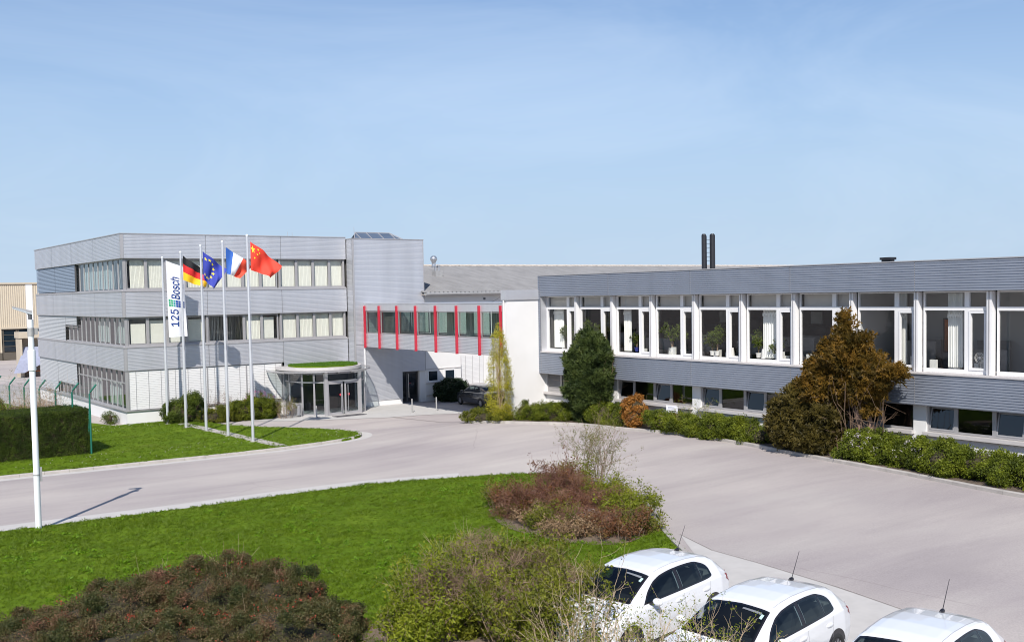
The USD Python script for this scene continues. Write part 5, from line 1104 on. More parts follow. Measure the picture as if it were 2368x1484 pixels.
class Cloth:
    """A hanging cloth: bilinear between four corners (dx, dz) from the pole, with folds in depth."""
    def __init__(s, x, y, ztop, TL, TR, BR, BL, amp=.12, ph=0., k=1.4, yaw=0.0, sag=.0):
        s.o = np.array([x + .10, y - .02, ztop]); s.c = [np.array(q, float) for q in (TL, TR, BR, BL)]; s.amp, s.ph, s.k, s.yaw, s.sag = amp, ph, k, yaw, sag
    def __call__(s, u, v, off=0.0):
        u, v = np.asarray(u, float)[..., None], np.asarray(v, float)[..., None]; TL, TR, BR, BL = s.c
        q = TL * (1 - u) * (1 - v) + TR * u * (1 - v) + BR * u * v + BL * (1 - u) * v
        q = q + np.concatenate([0 * u, -s.sag * np.sin(PI * u) * (1 - .4 * v)], -1)
        d = s.amp * u ** .7 * np.sin(2 * PI * (s.k * u + .45 * v) + s.ph) + .35 * s.amp * np.sin(2 * PI * (2.3 * u - .9 * v) + 1.7 * s.ph) * u
        q0 = q[..., :1] + .10 * s.amp * np.sin(2 * PI * s.k * u * 2 + s.ph)
        return np.concatenate([s.o[0] + q0 * math.cos(s.yaw), s.o[1] + q0 * math.sin(s.yaw) + d - off, s.o[2] + q[..., 1:]], -1)
    def patch(s, u0, u1, v0, v1, n=18, m=12):
        U, W = np.meshgrid(np.linspace(u0, u1, n), np.linspace(v0, v1, m), indexing='ij'); v = s(U, W).reshape(-1, 3)
        i = (np.arange(n - 1)[:, None] * m + np.arange(m - 1)[None]).ravel(); return MB().add(v, np.stack([i, i + m, i + m + 1, i + 1], 1))
    def decal(s, v2, f, off=.012):
        """A flat shape in (u, v) laid on both faces of the cloth."""
        m = MB(); 
        for o in (off, -off): m.add(s(v2[:, 0], v2[:, 1], o), f)
        return m
def star(cu, cv, ru, rv, rot=0.0):
    a = np.arange(10) * PI / 5 + rot - PI / 2; r = np.where(np.arange(10) % 2 == 0, 1.0, .40)
    v = np.vstack([[(cu, cv)], np.column_stack([cu + ru * r * np.cos(a), cv + rv * r * np.sin(a)])])
    return v, np.array([[0, i + 1, (i + 1) % 10 + 1] for i in range(10)])
def px(i, pts, s): return [((a - pts[0]) / s, (pts[1] - b) / s) for a, b in pts[2]]

def flag(i, label, corners, sc, ph, amp, stripes, k=1.4, sag=.0):
    x, y, h = PX_[i]; z = float(T(x, y)) + h
    C = Cloth(x, y, z, *[(a / (sc * .93), -b / sc) for a, b in corners], amp=amp, ph=ph, k=k, sag=sag)
    th = thing('flag', label, 'flag', (x, y, z - 1))
    for nm, mt, q in stripes: obj(nm, C.patch(*q), mt, th, smooth=True)
    return th, C
# corners: pixel steps right of and below the pole top at photograph scale; sc = pixels per metre there
flag(1, 'black, red and gold flag on the second pole from the left', [(1, 7), (49, 39), (48, 78), (0, 61)], 39.0, .6, .16,
     [('black_stripe', 'fl_black', (0, 1, 0, 1 / 3)), ('red_stripe', 'fl_red', (0, 1, 1 / 3, 2 / 3)), ('gold_stripe', 'fl_gold', (0, 1, 2 / 3, 1))], 1.5, .05)
eu, C = flag(2, 'blue flag with a ring of yellow stars on the middle pole', [(0, 12), (50, 52), (22, 97), (0, 72)], 40.2, 1.9, .18, [('cloth', 'fl_blue', (0, 1, 0, 1))], 1.3, .0)
for q in range(12):
    a = q * PI / 6; cu, cv = .30 + .34 * math.sin(a) * .95, .50 - .34 * math.cos(a)
    if cu > .03: obj('star', C.decal(*star(cu, cv, .075, .065)), 'fl_yellow', eu)
flag(3, 'blue, white and red flag on the fourth pole from the left', [(3, 12), (61, 56), (30, 81), (3, 71)], 41.6, .2, .18,
     [('blue_stripe', 'fl_fblue', (0, .30, 0, 1)), ('white_stripe', 'fl_white', (.30, .60, 0, 1)), ('red_stripe', 'fl_fred', (.60, 1, 0, 1))], 1.1, -.05)
cn, C = flag(4, 'plain red flag with five yellow stars on the nearest pole', [(2, 13), (69, 67), (46, 94), (2, 76)], 43.4, 2.6, .20, [('cloth', 'fl_cred', (0, 1, 0, 1))], 1.2, -.06)
obj('big_star', C.decal(*star(.09, .22, .085, .15, -.2)), 'fl_yellow', cn)
for cu, cv, r_ in ((.25, .12, .4), (.24, .32, -.2), (.16, .50, .2), (.30, .22, .1)): obj('small_star', C.decal(*star(cu, cv, .034, .05, r_)), 'fl_yellow', cn)
# banner
bn = thing('flag', 'tall white banner with blue lettering and coloured squares on the first pole', 'banner', (19.72, 62.1, 8))
x, y, h = PX_[0]; C = Cloth(x, y, h, *[(a / (37.2 * .93), -b / 37.2) for a, b in ((3, 6), (41, 22), (44, 174), (5, 175))], amp=.10, ph=.8, k=.8)
obj('cloth', C.patch(0, 1, 0, 1, 18, 40), 'fl_white', bn, smooth=True)
def lettering(name, text, height, bottom, mid, mat, bold=True, squash=1.0):
    """Text that reads upward: its x runs up the banner, its y to the left; sizes in cloth units of metres."""
    t = meshkit.text_mesh(text, 1.0, .01, bold); v, f = t.vertices, t.faces
    keep = t.face_normals[:, 2] > .5; f = f[keep]; v, f = trimesh.remesh.subdivide_to_size(v, f, .35)
    W, H = 1.05, 4.45
    uu = mid / W + (.5 - v[:, 1]) * height / W; vv = 1 - (bottom + v[:, 0] * height * squash) / H
    m = MB(); m.add(C(uu, vv, .014), f); m.add(C(uu, vv, -.014), f)
    obj(name, m, mat, bn)
lettering('lettering', '125', .42, .58, .36, 'ink', True, 1.0)
for a in range(7):
    for b in range(3):
        u0 = .06 + a * .125; v0 = .50 + b * .032; m = C.patch(u0, u0 + .105, v0, v0 + .026, 3, 3); vv, ff = m.arrays(); m2 = MB().add(vv - (0, .014, 0), ff).add(vv + (0, .014, 0), ff)
        obj('square', m2, ('sq_green', 'sq_green', 'sq_teal', 'sq_blue', 'sq_blue', 'sq_blue', 'ink')[a], bn)
lettering('lettering', 'Bosch', .44, 2.28, .46, 'ink', True, .78)
lettering('small_lettering', '111', .12, 3.05, .88, 'greyink', False)

# ---------------------------------------------------------------- lamp, fence, left background
z = float(T(7.08, 35.5)); lp = thing('street_lamp', 'white lamp post with a flat tilted head at the road edge', 'street lamp', (7.08, 35.5, z))
obj('pole', MB().lathe((7.08, 35.5, z), [(.095, -.2), (.092, 5.15), (.10, 5.16)], 18).tri(MBm := trimesh.creation.cylinder(.088, 1.15, sections=18).apply_translation((7.08, 35.5, z + 6.1))), 'lamp', lp, smooth=40)
obj('collar', MB().lathe((7.08, 35.5, z), [(.092, 5.05), (.122, 5.08), (.122, 5.70), (.092, 5.74)], 18), 'lamp', lp, smooth=40)
obj('clamp_band', MB().lathe((7.08, 35.5, z), [(.103, 1.75), (.103, 1.79)], 18).box(7.18, 35.46, z + 1.55, 7.24, 35.54, z + 2.0), 'trim', lp)
obj('clamp_band', MB().lathe((7.08, 35.5, z), [(.10, 6.15), (.10, 6.42)], 18).box(7.18, 35.45, z + 6.2, 7.28, 35.55, z + 6.4), 'zincm', lp)
obj('joint', MB().tube([(7.08, 35.5, z + 6.66), (7.08, 35.5, z + 6.82), (7.02, 35.5, z + 6.95)], [.06, .06, .05], 8), 'dframe', lp)
hd = trimesh.creation.box((.56, .26, .08)); hd.vertices[:, 1] *= np.where(hd.vertices[:, 0] < 0, .45, 1.0); hd.vertices[:, 2] *= np.where(hd.vertices[:, 0] < 0, .35, 1.0)
hd.apply_transform(trimesh.transformations.rotation_matrix(math.radians(18), (0, 1, 0))); hd.apply_translation((6.86, 35.56, z + 7.0))
obj('lamp_head', hd, 'trim', lp)
gd = hd.copy(); gd.apply_translation((0, 0, -.045)); gd.apply_scale(1); obj('lamp_glass', gd, 'lens', lp)

fe = thing('wire_fence', 'green wire fence with bent post tops behind the clipped hedge', 'fence', (12, 55.5, 0))
fpos = [(13.01, 52.66), (12.62, 54.4), (12.23, 56.15), (11.84, 57.9), (11.45, 59.65), (11.06, 61.4), (10.67, 63.15)]
for x, y in fpos:
    obj('post', MB().tube([(x, y, -.1), (x, y, 3.02), (x + .03, y - .01, 3.10), (x + .30, y - .10, 3.46)], .042, 8), 'gpost', fe, smooth=50)
obj('post', MB().tube([(12.95, 52.8, 1.0), (13.0, 52.68, 2.65)], .03, 6), 'gpost', fe)
S = []
for (xa, ya), (xb, yb) in zip(fpos, fpos[1:]):
    for zz in np.arange(.2, 3.01, .2): S.append((xa, ya, zz, xb, yb, zz, .0035, .0035))
    for t in np.arange(0, 1, .055): S.append((xa + (xb - xa) * t, ya + (yb - ya) * t, .1, xa + (xb - xa) * t, ya + (yb - ya) * t, 3.0, .003, .003))
    for o, zz in ((.12, 3.2), (.22, 3.34), (.29, 3.45)): S.append((xa + o, ya - o * .33, zz, xb + o, yb - o * .33, zz, .004, .004))
obj('wire_mesh', segs_mesh(S), 'gpost', fe)

bh = thing('beige_hall', 'distant beige sheet metal hall with a dark glazed gate at the left edge', 'building', (18, 148, 0))
BYY = 147.3
m = MB(); xs, ds = [], []
for i in range(140):
    b = 2 + i * .25; xs += [b, b + .06, b + .15, b + .21]; ds += [0, .05, .05, 0]
def vsheet(z0, z1, keep):
    mm = MB(); 
    for i in range(len(xs) - 1):
        if keep(xs[i]): mm.quad((xs[i], BYY - ds[i], z0), (xs[i + 1], BYY - ds[i + 1], z0), (xs[i + 1], BYY - ds[i + 1], z1), (xs[i], BYY - ds[i], z1))
    return mm
obj('ribbed_wall', vsheet(4.25, 9.8, lambda x: not 28.9 < x < 29.75), 'beige', bh)
obj('ribbed_wall', vsheet(1.0, 4.25, lambda x: x < 25.9 or x > 33.2), 'beige', bh)
obj('plinth', MB().box(2, BYY - .02, -.1, 25.9, BYY + .2, 1.0), 'brownd', bh)
obj('white_strip', MB().box(28.95, BYY - .08, 4.3, 29.75, BYY + .1, 9.8), 'wframe', bh)
obj('roof_edge', MB().box(1.8, BYY - .2, 9.8, 37.5, BYY + 30, 10.0), 'beige', bh)
obj('shell', MB().box(2.2, BYY + .3, 0, 37, BYY + 30, 9.75), 'brownd', bh)
obj('gate_lintel', MB().box(25.8, BYY - .25, 4.05, 33.3, BYY + .1, 4.3), 'beige', bh)
for i in range(4):
    x0 = 26.0 + i * 1.8
    gt = obj('gate_leaf', frame(MB(), 'y', BYY, x0, x0 + 1.72, .02, 4.05, .14, -.05, .05).box(x0 + .14, BYY - .04, .1, x0 + 1.58, BYY + .04, 1.05), 'brownd', bh)
    for k in range(4):
        obj('pane', pane('y', BYY, x0 + .16, x0 + 1.56, 1.12 + k * .73, 1.75 + k * .73), 'carglass', gt)
    obj('bar', MB().box(x0 + .14, BYY - .04, 1.77, x0 + 1.58, BYY + .04, 1.83).box(x0 + .14, BYY - .04, 2.5, x0 + 1.58, BYY + .04, 2.56).box(x0 + .14, BYY - .04, 3.23, x0 + 1.58, BYY + .04, 3.29), 'brownd', gt)
ks = thing('yard_hut', 'small beige hut with a pale blue folded sheet in the yard before the dark gate', 'hut', (22.6, 113, 0))
obj('wall', MB().box(21.4, 112.5, 0, 21.6, 114.5, 4.4).box(21.6, 114.3, 0, 24.2, 114.5, 4.4).box(21.3, 112.4, 3.9, 24.4, 114.6, 4.5).box(21.6, 112.6, 0, 21.75, 112.75, 1.9).box(22.6, 112.6, 0, 22.72, 112.72, 1.9), 'beige', ks)
obj('sheet', MB().add([(21.2, 112.2, 1.7), (24.5, 112.2, 1.9), (24.5, 113.0, 3.0), (21.9, 113.0, 3.0), (20.6, 111.8, .5), (21.6, 111.8, .5)], [[0, 1, 2, 3], [4, 5, 1, 0]]), 'paleblue', ks)
obj('shelf', MB().box(22.0, 112.9, .5, 24.0, 113.8, .6).box(22.0, 112.9, 1.2, 24.0, 113.8, 1.3).box(22.2, 113.0, .6, 22.8, 113.6, 1.1).box(23.1, 113.0, 1.3, 23.7, 113.6, 1.7), 'orange', ks)

# ---------------------------------------------------------------- sign in the hedge
sg = thing('direction_sign', 'small white sign with a black arrow on two posts in the hedge', 'sign', (35.0, 35.5, .7))
d = np.array([.08, -1.0]); 
obj('board', MB().box(34.98, 35.05, 1.72, 35.0, 35.80, 2.06), 'signwhite', sg)
obj('post', MB().box(35.0, 35.74, .6, 35.04, 35.78, 2.05), 'trim', sg); obj('post', MB().box(35.0, 35.08, .6, 35.04, 35.12, 2.05), 'trim', sg)
obj('arrow', MB().box(34.972, 35.16, 1.80, 34.976, 35.72, 1.825).add([(34.974, 35.20, 1.78), (34.974, 35.20, 1.845), (34.974, 35.11, 1.8125)], [[0, 1, 2]]), 'black', sg)
obj('text_line', MB().box(34.972, 35.22, 1.97, 34.976, 35.66, 1.985), 'greyink', sg); obj('text_line', MB().box(34.972, 35.3, 1.91, 34.976, 35.66, 1.925), 'greyink', sg)
obj('lower_board', MB().box(34.98, 35.12, 1.56, 35.0, 35.74, 1.70), 'trim', sg); obj('red_mark', MB().box(34.97, 35.14, 1.60, 34.977, 35.36, 1.68), 'signred', sg)

# ---------------------------------------------------------------- plants and odds and ends on the inner window sill
potted('house_plant', 45.0, 'spiky long leaved house plant in the first window at the far left', .9, 'bluepot', .45, 1, n=70)
potted('house_plant', 42.9, 'loose leafy house plant behind the top of the dark conifer', 1.35, 'pot', .5, 2, n=80)
potted('house_plant', 39.5, 'little house plant in a blue pot beside the narrow curtain', .6, 'bluepot', .2, 3, n=26)
potted('house_plant', 36.95, 'slim pale tree like house plant left in the fourth wide window', 1.25, 'pot', .4, 4, n=60)
potted('house_plant', 36.25, 'thin reddish stemmed house plant right in the fourth wide window', 1.3, 'pot', .3, 5, n=36)
potted('house_plant', 34.0, 'bushy round house plant in a white pot', 1.05, 'pot', .6, 6, n=150)
potted('house_plant', 31.5, 'small yellow green house plant left of the gathered curtain', .9, 'pot', .25, 7, n=50)
potted('house_plant', 44.7, 'dark leafy plant behind the spiky one in the first window', 1.2, 'pot', .55, 11, x=XW + 1.2, n=80)
potted('house_plant', 42.3, 'tall green plant in the second wide window above the conifer', 1.6, 'pot', .6, 12, x=XW + .9, n=110)
potted('house_plant', 34.3, 'second leafy plant beside the bushy one', .8, 'pot', .4, 13, n=60)
potted('house_plant', 30.4, 'low plant at the foot of the gathered curtain', .5, 'pot', .3, 14, n=30)
for y, lab, c in ((33.05, 'white desk lamp shade on the sill right of the bushy plant', 'pot'), (31.15, 'white cone pot on the sill beside the gathered curtain', 'pot')):
    t = thing('sill_object', lab, 'ornament', (XW + .5, y, 4.4)); obj('body', MB().lathe((XW + .5, y, 4.38), [(.14, 0), (.09, .42), (0, .42)], 12), c, t)
pc = thing('picture', 'orange and brown framed picture on the inner wall', 'picture', (39.55, 24.5, 5.4))
obj('frame', frame(MB(), 'x', 39.52, 23.45, 24.30, 4.75, 6.15, .05, 0, .06), 'brownd', pc); obj('canvas', MB().box(39.54, 23.5, 4.8, 39.58, 24.25, 6.1), 'orange', pc)
fn = thing('desk_fan', 'white desk fan on the inner sill at the right edge', 'fan', (XW + .4, 20.75, 4.4))
obj('stand', MB().lathe((XW + .4, 20.9, 4.38), [(.12, 0), (.12, .03), (.02, .05), (.02, .3)], 12), 'pot', fn)
t = MB()
for q in (.05, .1, .15, .19): t.tri(trimesh.creation.torus(q, .008, 20, 5).apply_transform(trimesh.transformations.rotation_matrix(PI / 2, (0, 1, 0))).apply_translation((XW + .33, 20.9, 4.82)))
t.tri(trimesh.creation.cylinder(.05, .14, sections=12).apply_transform(trimesh.transformations.rotation_matrix(PI / 2, (0, 1, 0))).apply_translation((XW + .40, 20.9, 4.82)))
obj('guard', t, 'pot', fn)
mn = thing('monitor', 'pale back of a screen below the framed picture', 'monitor', (XW + .7, 23.7, 4.4)); obj('back', MB().box(XW + .65, 23.45, 4.42, XW + .7, 23.95, 4.75), 'pot', mn); obj('foot', MB().box(XW + .7, 23.6, 4.38, XW + .85, 23.8, 4.43), 'pot', mn)

# ---------------------------------------------------------------- cars
HATCH = dict(L=2.12, zc=[(-2.12, .50), (-2.10, .72), (-2.05, .92), (-1.98, 1.00), (-1.86, 1.10), (-1.62, 1.265), (-1.48, 1.325), (-1.2, 1.38), (-.8, 1.415), (-.3, 1.43), (.1, 1.405), (.35, 1.365), (.55, 1.30), (.8, 1.19), (1.10, 1.045), (1.27, .955), (1.36, .93), (1.55, .895), (1.8, .825), (1.98, .735), (2.08, .62), (2.12, .45)],
             zs=[(-2.12, .42), (-2.08, .66), (-2.0, .86), (-1.6, .935), (-1, .93), (0, .90), (1, .875), (1.5, .83), (1.85, .73), (2.02, .62), (2.12, .40)],
             w=[(-2.12, .50), (-2.07, .68), (-1.95, .79), (-1.6, .86), (-.6, .875), (.8, .875), (1.45, .868), (1.75, .82), (1.95, .70), (2.07, .52), (2.12, .32)],
             yr=[(-2.0, .64), (-1.5, .57), (-.8, .59), (.2, .585), (.45, .60), (.8, .655), (1.25, .75)])
SEDAN = dict(L=2.42, zc=[(-2.42, .50), (-2.40, .80), (-2.33, .98), (-2.1, 1.05), (-1.75, 1.08), (-1.5, 1.16), (-1.1, 1.32), (-.7, 1.42), (-.2, 1.45), (.2, 1.44), (.5, 1.37), (.8, 1.23), (1.2, 1.01), (1.35, .96), (1.8, .88), (2.15, .78), (2.33, .66), (2.42, .45)],
             zs=[(-2.42, .42), (-2.36, .75), (-2.2, .92), (-1.6, .97), (0, .93), (1.2, .89), (1.8, .82), (2.2, .70), (2.42, .40)],
             w=[(-2.42, .55), (-2.36, .75), (-2.2, .84), (-1.6, .90), (0, .91), (1.5, .90), (2.0, .84), (2.25, .70), (2.42, .40)],
             yr=[(-1.8, .70), (-1.2, .60), (-.4, .60), (.3, .60), (.7, .66), (1.2, .76)])
def car_section(C, x):
    f = lambda k: float(np.interp(x, *zip(*sorted(C[k]))))
    w, zc, yr = f('w'), f('zc'), f('yr'); zs = min(f('zs'), zc - .02); zb = .20 + .05 * (abs(x) > C['L'] - .3)
    ge = max(zc - .055, zs + .022); yr = min(yr, w * .9) if ge > zs + .05 else w * .80
    top = [(w * .925, zs + .018)]
    for t in (.25, .5, .75): top.append((w * .925 + (yr - w * .925) * t + .018 * math.sin(PI * t) * (ge > zs + .1), zs + .018 + (ge - zs - .018) * t))
    pts = [(0, zb), (w * .82, zb), (w * .94, zb + .05), (w * .985, zb + .20), (w, min(.58, zs - .02)), (w * .992, min(.74, zs - .012)), (w * .968, zs - .004)] + top + [(yr, ge), (yr - .05, ge + .027), (yr * .72, zc - .010), (yr * .36, zc - .002), (0, zc)]
    return np.array(pts)
def fine(p, n=46):
    s = np.concatenate([[0], np.cumsum(np.linalg.norm(np.diff(p, axis=0), axis=1))]); s += np.arange(len(s)) * 1e-6
    t = np.concatenate([np.linspace(s[i], s[i + 1], 8)[:-1] for i in range(len(s) - 1)] + [[s[-1]]]); return np.column_stack([np.interp(t, s, p[:, 0]), np.interp(t, s, p[:, 1])])
def make_car(C, name, label, loc, rot, paint, group, wb, sedan=False):
    L = C['L']; th = thing(name, label, 'car', loc, group, rot); th.loc = np.zeros(3)
    xs = np.unique(np.concatenate([np.linspace(-L, -L + .35, 12), np.linspace(-L + .35, L - .35, 118), np.linspace(L - .35, L, 12)]))
    ring = [fine(car_section(C, x)) for x in xs]; n = len(ring[0])
    R2 = [np.vstack([np.column_stack([np.full(n, x), r[:, 0], r[:, 1]]), np.column_stack([np.full(n - 2, x), -r[-2:0:-1, 0], r[-2:0:-1, 1]])]) for x, r in zip(xs, ring)]
    V = np.vstack(R2); k = len(R2[0]); f = [[i * k + j, (i + 1) * k + j, (i + 1) * k + (j + 1) % k, i * k + (j + 1) % k] for i in range(len(xs) - 1) for j in range(k)]
    b = MB().add(V, f)
    for e in (0, len(xs) - 1): b.add(np.vstack([R2[e], R2[e].mean(0)]), [[j, (j + 1) % k, k] for j in range(k)])
    BODY = b
    sec = {}
    def S(x):
        x = round(x, 3)
        if x not in sec: sec[x] = fine(car_section(C, x))
        return sec[x]
    def side_y(x, z):
        r = S(x); q = r[:np.argmax(r[:, 1] > r[-1, 1] - .056) + 1] if r[-1, 1] > .9 else r; m = q[:, 1] > .21
        return float(np.interp(z, q[m][:, 1], q[m][:, 0]))
    def top_z(x, y):
        r = S(x)[-36:]; return float(np.interp(y, r[::-1, 0], r[::-1, 1]))
    def side_patch(nm, poly, mat, off, parent=th, sides=(1, -1), cell=.09):
        if len(sides) > 1: return [side_patch(nm, poly, mat, off, parent, (s,), cell) for s in sides]
        m = MB(); P = Polygon(poly); x0, y0, x1, y1 = P.bounds
        for i in np.arange(x0, x1, cell):
            for j in np.arange(y0, y1, cell):
                c = P.intersection(sbox(i, j, i + cell, j + cell))
                for g in getattr(c, 'geoms', [c]):
                    if g.geom_type != 'Polygon' or g.area < 1e-6: continue
                    vv, ff = trimesh.creation.triangulate_polygon(g, engine='earcut')
                    for s in sides: m.add([(x, s * (side_y(x, z) + off), z) for x, z in vv], ff if s > 0 else ff[:, ::-1])
        return obj(nm, m, mat, parent, smooth=True)
    def top_patch(nm, poly, mat, off, parent=th, cell=.09):
        m = MB(); P = Polygon(poly); x0, y0, x1, y1 = P.bounds
        for i in np.arange(x0, x1, cell):
            for j in np.arange(y0, y1, cell):
                c = P.intersection(sbox(i, j, i + cell, j + cell))
                for g in getattr(c, 'geoms', [c]):
                    if g.geom_type != 'Polygon' or g.area < 1e-6: continue
                    vv, ff = trimesh.creation.triangulate_polygon(g, engine='earcut'); m.add([(x, y, top_z(x, abs(y)) + off) for x, y in vv], ff)
        return obj(nm, m, mat, parent, smooth=True)
    sl = lambda pts: list(map(tuple, smooth_line(pts, 5)))
    d = .28 if sedan else 0
    if not sedan:
        dlo = sl([(.95, .925), (.66, 1.13), (.30, 1.275), (-.2, 1.335), (-.8, 1.33), (-1.08, 1.275), (-1.27, 1.185), (-1.32, 1.06), (-1.25, .975), (-.6, .952), (.2, .935), (.95, .925)])
        cuts = (-.20, -.29, -.93, -.96); ws = [(1.20, .665), (.44, .555), (.40, 0), (.44, -.555), (1.20, -.665), (1.25, 0)]
    else:
        dlo = sl([(1.0, .955), (.75, 1.16), (.45, 1.30), (.0, 1.37), (-.5, 1.36), (-.95, 1.28), (-1.35, 1.12), (-1.5, 1.02), (-.6, .985), (.3, .965), (1.0, .955)])
        cuts = (-.25, -.34, -1.0, -1.03); ws = [(1.18, .68), (.60, .57), (.56, 0), (.60, -.57), (1.18, -.68), (1.22, 0)]
    seal = Polygon(dlo).buffer(0); inner = seal.buffer(-.022)
    def ring_patch(fn, nm, outer, hole, *a):
        q = outer.difference(hole); x0, y0, x1, y1 = q.bounds; xm = (x0 + x1) / 2
        for part in (q.intersection(sbox(x0 - 1, y0 - 1, xm, y1 + 1)), q.intersection(sbox(xm, y0 - 1, x1 + 1, y1 + 1))):
            for g in getattr(part, 'geoms', [part]):
                if g.geom_type == 'Polygon': fn(nm, list(g.exterior.coords), *a)
    ring_patch(side_patch, 'window_trim', seal, seal.buffer(-.050), 'cartrim', .003)
    for (a_, b2) in (cuts[:2], cuts[2:]):
        q = seal.intersection(sbox(min(a_, b2) - .012, 0, max(a_, b2) + .012, 3))
        if not q.is_empty: side_patch('pillar_trim', list(q.exterior.coords), 'cartrim', .0035)
    for (a, b_) in ((9, cuts[0]), (cuts[1], cuts[2]), (cuts[3], -9)):
        q = inner.intersection(sbox(min(a, b_), 0, max(a, b_), 3))
        if not q.is_empty: side_patch('side_window', list(q.exterior.coords), 'carglass_t', .006)
    wp = Polygon(sl(ws[:1] + ws[1:] + ws[:1])) if False else Polygon(ws).buffer(-.03).buffer(.03)
    ring_patch(top_patch, 'windscreen_trim', wp, wp.buffer(-.055), 'cartrim', .004)
    wsn = top_patch('windscreen', list(wp.buffer(-.03).exterior.coords), 'carglass_t', .008)
    if not sedan:
        top_patch('sun_visor', [(.50, .10), (.54, .10), (.58, .46), (.53, .46)], 'visor', .011, wsn)
        top_patch('sticker', [(.56, .47), (.66, .47), (.67, .52), (.57, .52)], 'sticker', .012, wsn)
        top_patch('mirror_glint', [(.62, -.57), (.70, -.60), (.95, -.50), (.90, -.42)], 'visor', .011, wsn)
    rw = [(-1.60, .50), (-1.92, .58), (-1.92, -.58), (-1.60, -.50)] if not sedan else [(-1.0, .52), (-1.62, .60), (-1.62, -.60), (-1.0, -.52)]
    rwp = Polygon(rw); ring_patch(top_patch, 'rear_window_trim', rwp, rwp.buffer(-.05), 'cartrim', .003)
    top_patch('rear_window', rw, 'carglass_t', .006)
    # open the body behind the glass, line it, and fit the cabin
    import shapely
    V_, F_ = BODY.arrays(); nr = len(xs) * k; quad_ok = np.ones(len(F_), bool)
    sideish = np.abs(V_[:, 1]) > .45; hs = shapely.contains_xy(seal.buffer(-.018), V_[:, 0], V_[:, 2]) & sideish
    ht = (shapely.contains_xy(wp.buffer(-.02), V_[:, 0], V_[:, 1]) | shapely.contains_xy(rwp.buffer(-.015), V_[:, 0], V_[:, 1])) & (V_[:, 2] > .80)
    ycut = np.array([any(lo - .005 < v < hi + .005 for lo, hi in ((min(cuts[:2]), max(cuts[:2])), (min(cuts[2:]), max(cuts[2:])))) for v in V_[:, 0]])
    gone = (hs & ~ycut)[F_].all(1) | ht[F_].all(1)
    Fk = F_[~gone]; nb = trimesh.Trimesh(V_, Fk, process=False); nb.remove_unreferenced_vertices(); V_, Fk = np.array(nb.vertices), np.array(nb.faces); obj('body', MB().add(V_, Fk), paint, th, smooth=38)
    nrm = np.array(nb.vertex_normals); nrm[~np.isfinite(nrm)] = 0
    keep = (V_[Fk][:, :, 2].min(1) > .45) & (np.abs(V_[Fk][:, :, 0]).max(1) < L - .5)
    sgn = np.sign((nrm * (V_ - [0, 0, .7])).sum(1).mean() or 1)
    ln = trimesh.Trimesh(V_ - nrm * .02 * sgn, Fk[keep], process=False); ln.remove_unreferenced_vertices(); obj('lining', ln, 'lining', th, smooth=True)
    x0s = .10 + d * .3
    cb = MB(); cb.box(-1.6, -.66, .38, 1.0, .66, .44); cb.box(.62 + d, -.64, .62, .98 + d, .64, .88)
    obj('dashboard', cb, 'lining', th)
    for s in (1, -1):
        st = trimesh.creation.box((.16, .46, .62)); st.apply_transform(trimesh.transformations.rotation_matrix(-.28, (0, 1, 0))); st.apply_translation((-.22, s * .36, .82))
        hd_ = trimesh.creation.icosphere(2, 1.0).apply_scale((.055, .13, .085)).apply_translation((-.34, s * .36, 1.19))
        obj('seat', MB().tri(st).tri(hd_).tri(trimesh.creation.box((.5, .46, .14)).apply_translation((.03, s * .36, .56))), 'carseat', th)
    rs_ = trimesh.creation.box((.16, 1.2, .55)); rs_.apply_transform(trimesh.transformations.rotation_matrix(-.3, (0, 1, 0))); rs_.apply_translation((-1.15, 0, .82))
    obj('rear_seat', MB().tri(rs_).tri(trimesh.creation.icosphere(1, 1.0).apply_scale((.05, .12, .07)).apply_translation((-1.25, .38, 1.14))).tri(trimesh.creation.icosphere(1, 1.0).apply_scale((.05, .12, .07)).apply_translation((-1.25, -.38, 1.14))), 'carseat', th)
    obj('steering_wheel', MB().tri(trimesh.creation.torus(.175, .016, 20, 6).apply_transform(trimesh.transformations.rotation_matrix(PI / 2 - .4, (0, 1, 0))).apply_translation((.48 + d, .36, .90))), 'cartrim', th)
    if not sedan:
        for y_ in (.45, -.02): obj('wiper', MB().bar((1.19, y_ - .38, top_z(1.19, abs(y_ - .38)) + .022), (1.17, y_ + .12, top_z(1.17, abs(y_ + .12)) + .022), .02, .015), 'cartrim', th)
    side_patch('tail_lamp', [(-L + .07, .70), (-L + .30, .84), (-L + .27, .92), (-L + .12, .95), (-L + .06, .82)], 'rlens', .006)
    side_patch('headlamp', [(L - .42, .70), (L - .10, .56), (L - .06, .62), (L - .16, .68), (L - .42, .765)], 'lens', .006)
    for q in ([(.70, .26), (.71, .26), (.88, .90), (.87, .90)], [(-.27, .26), (-.262, .26), (-.262, .93), (-.27, .93)], [(-1.12, .50), (-1.112, .50), (-1.18, .92), (-1.188, .92)]):
        side_patch('door_seam', q, 'seam' if not sedan else 'cartrim', .003)
    top_patch('bonnet_seam', [(1.30 + d * .3, .70), (1.31 + d * .3, .70), (L - .25, .62), (L - .26, .62)], 'seam' if not sedan else 'cartrim', .003)
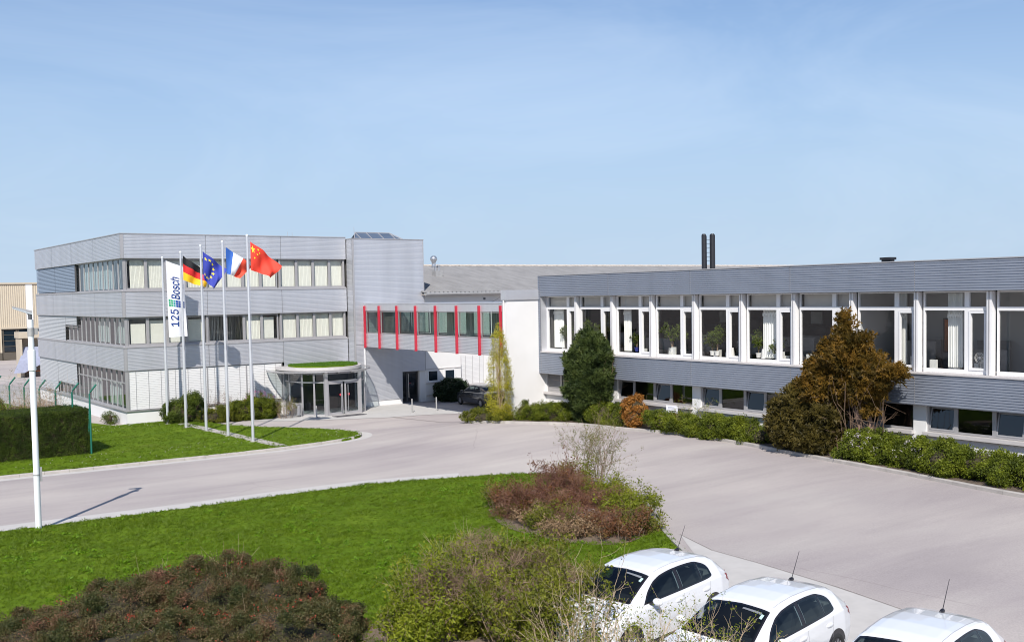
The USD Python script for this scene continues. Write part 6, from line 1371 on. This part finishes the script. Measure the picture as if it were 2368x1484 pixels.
    for s in (1, -1):
        for x in (-.05, -.98):
            e = trimesh.creation.icosphere(2, 1.0); e.apply_scale((.12, .022, .036)); e.apply_translation((x - .05, s * (side_y(x, .80) + .006), .80)); obj('door_handle', e, paint, th, smooth=True)
        mr = trimesh.creation.icosphere(2, 1.0); mr.apply_scale((.065, .105, .070)); mr.apply_translation((.74 + d, s * (.955 + .03 * sedan), .97)); mi = obj('mirror', mr, paint, th, smooth=True)
        obj('mirror_arm', MB().bar((.76 + d, s * .80, .93), (.76 + d, s * .93, .95), .06, .05), 'cartrim', mi)
        for x in (wb[0], wb[1]):
            cyl = lambda r, h, y: trimesh.creation.cylinder(r, h, sections=28).apply_transform(trimesh.transformations.rotation_matrix(PI / 2, (1, 0, 0))).apply_translation((x, y, .315))
            yo = side_y(x, .5)
            arch = Polygon([(x + .375 * math.cos(t), max(.30 + .385 * math.sin(t), .205)) for t in np.linspace(0, PI * 2, 36)]).buffer(0)
            side_patch('wheel_arch', list(arch.exterior.coords), 'cartrim', .003, th, (s,), .12)
            wh = obj('wheel', MB().tri(trimesh.creation.torus(.245, .072, 28, 10).apply_transform(trimesh.transformations.rotation_matrix(PI / 2, (1, 0, 0))).apply_scale((1, 1.25, 1)).apply_translation((x, s * (yo - .065), .315))), 'tyre', th, smooth=True)
            rm = MB().tri(cyl(.235, .03, s * (yo - .03)))
            obj('rim_disc', rm, 'dframe', wh)
            sp = MB()
            for t in np.arange(10) * PI / 5: sp.bar((x + .04 * math.cos(t), s * (yo - .004), .315 + .04 * math.sin(t)), (x + .225 * math.cos(t), s * (yo - .01), .315 + .225 * math.sin(t)), .034, .02, (0, 1, 0))
            sp.tri(trimesh.creation.torus(.226, .014, 28, 6).apply_transform(trimesh.transformations.rotation_matrix(PI / 2, (1, 0, 0))).apply_translation((x, s * (yo - .012), .315))).tri(cyl(.055, .03, s * (yo - .01)))
            obj('rim', sp, 'rim', wh)
    if not sedan:
        ax = -1.28; az = top_z(ax, 0)
        an = obj('aerial', MB().tri(trimesh.creation.icosphere(2, 1.0).apply_scale((.085, .032, .045)).apply_translation((ax, 0, az + .012))), 'cartrim', th, smooth=True)
        obj('rod', MB().tube([(ax - .02, 0, az + .03), (ax - .30, 0, az + .46)], [.007, .004], 5), 'cartrim', an)
        for s in (1, -1): 
            top_patch('roof_seam', [(.30, s * .53), (.30, s * .538), (-1.45, s * .538), (-1.45, s * .53)][:: 1], 'seam', .004)
    obj('grille', MB().box(L - .04, -.40, .36, L + .002, .40, .50), 'cartrim', th); obj('number_plate', MB().box(L - .01, -.26, .40, L + .012, .26, .50), 'signwhite', th)
    return th
CG = 'white hatchbacks parked in a row'
spots = [(13.53, 14.63), (13.38, 11.66), (13.60, 8.90)]; crot = PI + .19
z = [float(T(*s)) for s in spots]
c0 = make_car(HATCH, 'parked_car', 'white hatchback in the front row, the leftmost and farthest from the camera', (*spots[0], z[0]), crot, 'carwhite', CG, (1.40, -1.26))
copy_thing(c0, 'parked_car', 'white hatchback in the middle of the front row', 'car', (*spots[1], z[1]), CG, crot)
copy_thing(c0, 'parked_car', 'white hatchback cut off by the bottom right of the picture', 'car', (*spots[2], z[2]), CG, crot)
make_car(SEDAN, 'dark_car', 'dark saloon car parked in the shade below the bridge', (39.45, 57.9, 0.0), PI / 2 - .10, 'cardark', None, (1.48, -1.42), True)
